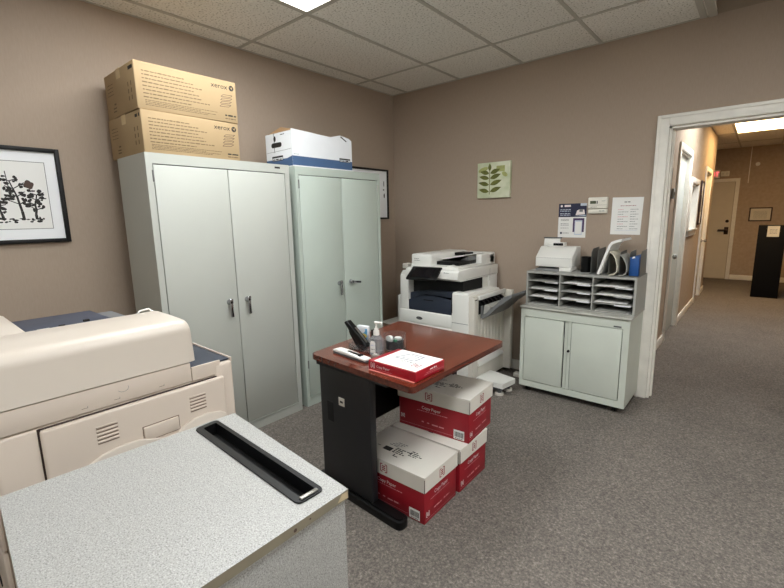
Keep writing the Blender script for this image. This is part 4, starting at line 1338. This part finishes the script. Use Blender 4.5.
# ------------------------------------------------------------------ things on the back wall
t = thing('poster', 'navy and white flyer taped on the wall above the small printer', 'poster', (1.872, -.003, 1.22), 0)
b = MB(M_PAPER).box(1.764, -.0035, 1.220, 1.982, 0, 1.492)
F = Face((1.764, -.0035, 1.220), (1, 0, 0), (0, 0, 1))
b.frect(F, 0, .165, .218, .272, M_PNAVY)
b.frect(F, .17, .252, .218, .272, M_PLAV, .0008).fellipse(F, .022, .253, .009, .009, M_WINK, .0008)
b.frect(F, .045, .246, .095, .262, M_WINK, .0008)
for v in (.222, .210, .19, .178): b.words(F, .012, .095, v, .006, M_PLAV, .0008)
b.fpoly(F, [(.115, .172), (.215, .180), (.215, .172)], M_PLAV, .0008)
b.fpoly(F, [(.135, .18), (.145, .215), (.165, .225), (.20, .222), (.208, .185)], M_WINK, .0009).frect(F, .163, .205, .19, .226, M_GREYP, .0011)
b.frect(F, .118, .045, .205, .155, M_PPUR, .0008).frect(F, .132, .022, .19, .138, M_PLAV, .0011).frect(F, .137, .03, .185, .128, M_PAPER, .0014)
for v in (.145, .135, .11, .098, .075): b.words(F, .02, .085, v, .004, M_INKG, .0008)
b.frect(F, .018, .028, .034, .044, M_PNAVY, .0008).words(F, .04, .09, .034, .005, M_INKG, .0008)
b.build('flyer_sheet', t)
t = thing('notice_sheet', 'white typed notice sheet on the wall next to the doorway', 'notice', (2.268, -.003, 1.247), 0)
b = MB(M_PAPER)
b.prism([(2.164, 1.250), (2.368, 1.247), (2.376, 1.523), (2.166, 1.527)], 'y', -.003, 0)
F = Face((2.164, -.003, 1.249), (1, 0, 0), (0, 0, 1))
b.words(F, .085, .125, .238, .008, M_INKG)
b.words(F, .06, .165, .212, .004, M_MAROON)
for k in range(9):
    v = .185 - k * .018
    b.words(F, .045, .045 + .04 + .03 * (k % 2), v, .004, M_INKG if k % 3 else M_PINK)
    b.words(F, .13, .13 + .035 + .02 * ((k + 1) % 2), v, .004, M_INKG)
b.words(F, .03, .18, .03, .003, M_PLAV)
b.build('typed_sheet', t)
t = thing('thermostat', 'cream wall thermostat between the flyer and the notice', 'thermostat', (2.066, -.02, 1.41), 0)
b = MB(M_THERM).box(1.996, -.030, 1.447, 2.138, 0, 1.533, bevel=.006)
F = Face((1.996, -.0302, 1.447), (1, 0, 0), (0, 0, 1))
b.frect(F, .004, .026, .138, .0275, M_INKG).words(F, .02, .065, .010, .005, M_INKG).words(F, .10, .125, .055, .004, M_INKG)
tb = b.build('thermostat_body', t)
b = MB(mat('lcd_green_grey', (92, 98, 78), .2)).box(2.012, -.0312, 1.484, 2.056, -.0295, 1.506)
b.box(2.060, -.0312, 1.484, 2.068, -.0295, 1.506, M_GREYD)
b.build('display', tb)
b = MB(M_THERM).box(1.998, -.022, 1.410, 2.137, 0, 1.443, bevel=.004)
F = Face((1.998, -.0222, 1.410), (1, 0, 0), (0, 0, 1))
b.words(F, .08, .12, .016, .005, M_INKG)
b.build('lower_cover', t)

# ------------------------------------------------------------------ hallway things
t = thing('file_cabinet', 'tall black cabinet in the hallway with a paper taped on', 'cabinet', (3.19, 5.80, 0), 0)
MB(M_DARK if False else mat('black_laminate', (7, 6, 6), .75, spec=.2)).box(3.012, 5.56, 0, 3.355, 6.05, 1.165, bevel=.004).build('body', t)
b = MB(M_PAPERC).box(3.125, 5.557, .99, 3.272, 5.5595, 1.16)
F = Face((3.125, 5.557, .99), (1, 0, 0), (0, 0, 1))
for k in range(4): b.words(F, .03, .12, .05 + k * .02, .007, M_INKG)
b.build('taped_sheet', t)
t = tag(MB(M_THERM).box(2.995, 5.75, .72, 3.006, 5.83, .98, bevel=.003).box(2.985, 5.77, .70, 2.996, 5.80, .74, M_INK).build('wall_phone'), 'pale strip hanging on the side of the black hallway cabinet', 'holder') if False else None
t = thing('certificate', 'brown framed certificate on the far hallway wall', 'picture', (3.0, HY, 1.19), 0)
b = MB(M_FRAMEB)
fx, fX, fz, fZ, yy = 2.825, 3.178, 1.195, 1.465, HY - .001
b.box(fx, yy - .02, fz, fX, yy, fz + .022).box(fx, yy - .02, fZ - .022, fX, yy, fZ).box(fx, yy - .02, fz + .022, fx + .022, yy, fZ - .022).box(fX - .022, yy - .02, fz + .022, fX, yy, fZ - .022)
b.build('frame', t)
b = MB(M_PAPERC).box(fx + .022, yy - .008, fz + .022, fX - .022, yy - .002, fZ - .022)
F = Face((fx, yy - .008, fz), (1, 0, 0), (0, 0, 1))
for k in range(7): b.words(F, .07, .28, .06 + k * .022, .006, M_INKG)
b.build('certificate_sheet', t)
t = thing('exit_sign', 'red lit exit sign above the far hallway door', 'sign', (2.18, HY, 2.07), 0)
b = MB(M_WHITEP).box(2.045, HY - .05, 2.075, 2.285, HY - .001, 2.235, bevel=.004)
b.build('sign_box', t)
b = MB(E_EXIT)
F = Face((2.045, HY - .0505, 2.075), (1, 0, 0), (0, 0, 1))
b.text('EXIT', F, .12, .035, .095, None, 'CENTER', .0006, .82)
b.build('exit_letters', t)
t = thing('emergency_light', 'small pale emergency light beside the exit sign', 'light', (2.37, HY, 2.10), 0)
MB(M_THERM).box(2.30, HY - .05, 2.105, 2.44, HY - .001, 2.205, bevel=.006).build('housing', t)
for x in (2.335, 2.405): MB(M_WHITEQ).cyl((x, HY - .062, 2.155), .022, .012, 'y').build('lamp_head', t)
tag(MB(M_THERM).cyl((2.868, HY - .04, 2.303), .036, .039, 'y', M_WHITEP, 20, bevel=.006).build('smoke_detector'), 'small round white detector high on the far hallway wall', 'detector')
def frame_hall(label, y0, y1, z0, z1, fm, pm):
    t = thing('framed_print', label, 'picture', (HX, (y0 + y1) / 2, z0), 0)
    frame_x(t, y0, y1, z0, z1, .025, fm, HX + .001)
    b = MB(pm).box(HX + .002, y0 + .025, z0 + .025, HX + .010, y1 - .025, z1 - .025)
    F = Face((HX + .010, y0, z0), (0, 1, 0), (0, 0, 1))
    w, h = y1 - y0, z1 - z0
    b.frect(F, w * .22, h * .22, w * .78, h * .78, M_PAPERC)
    b.frect(F, w * .3, h * .3, w * .7, h * .68, M_INKG, .0009)
    b.build('picture_sheet', t)
frame_hall('black framed picture on the hallway wall just inside the doorway', .95, 1.34, 1.14, 1.82, M_FRAME, M_MATB)
frame_hall('dark framed picture on the hallway wall beyond the window', 3.98, 4.29, 1.22, 1.84, M_FRAMEB, M_MATB)
t = thing('light_switch', 'small grey switch plate on the hallway wall before the first door', 'switch', (HX, 1.56, 1.53), 0)
MB(M_SLOT).box(HX, 1.52, 1.54, HX + .022, 1.60, 1.64, bevel=.003).build('switch_plate', t)
MB(M_GREYD).box(HX + .022, 1.55, 1.575, HX + .028, 1.57, 1.605, bevel=.002).build('toggle', t)

# ------------------------------------------------------------------ camera
cam = bpy.data.cameras.new('camera')
co = bpy.data.objects.new('camera', cam)
COL.objects.link(co)
yaw, pitch, roll = 0.7057, 0.1767, -0.0183
cy, sy, cp, sp = math.cos(yaw), math.sin(yaw), math.cos(pitch), math.sin(pitch)
f = Vector((-sy * cp, cy * cp, -sp))
r = Vector((cy, sy, 0))
u = r.cross(f)
r2 = r * math.cos(roll) + u * math.sin(roll)
u2 = -r * math.sin(roll) + u * math.cos(roll)
co.matrix_world = Matrix(((r2.x, u2.x, -f.x, 3.0569), (r2.y, u2.y, -f.y, -3.6604), (r2.z, u2.z, -f.z, 1.4126), (0, 0, 0, 1)))
cam.sensor_width = 36
cam.sensor_fit = 'HORIZONTAL'
cam.lens = 432.138 / 784 * 36
cam.clip_start = 0.02
scene.camera = co

# ------------------------------------------------------------------ world and colour
w = bpy.data.worlds.new('world')
scene.world = w
w.use_nodes = True
w.node_tree.nodes['Background'].inputs[0].default_value = (0.9, 0.95, 1.0, 1)
w.node_tree.nodes['Background'].inputs[1].default_value = 0.0
scene.view_settings.view_transform = 'Standard'
scene.view_settings.look = 'None'
scene.view_settings.exposure = 0.32
scene.view_settings.gamma = 1.0
scene.view_settings.use_curve_mapping = False
scene.cycles.max_bounces = 10
scene.cycles.diffuse_bounces = 6
scene.cycles.transmission_bounces = 8
scene.cycles.caustics_refractive = True
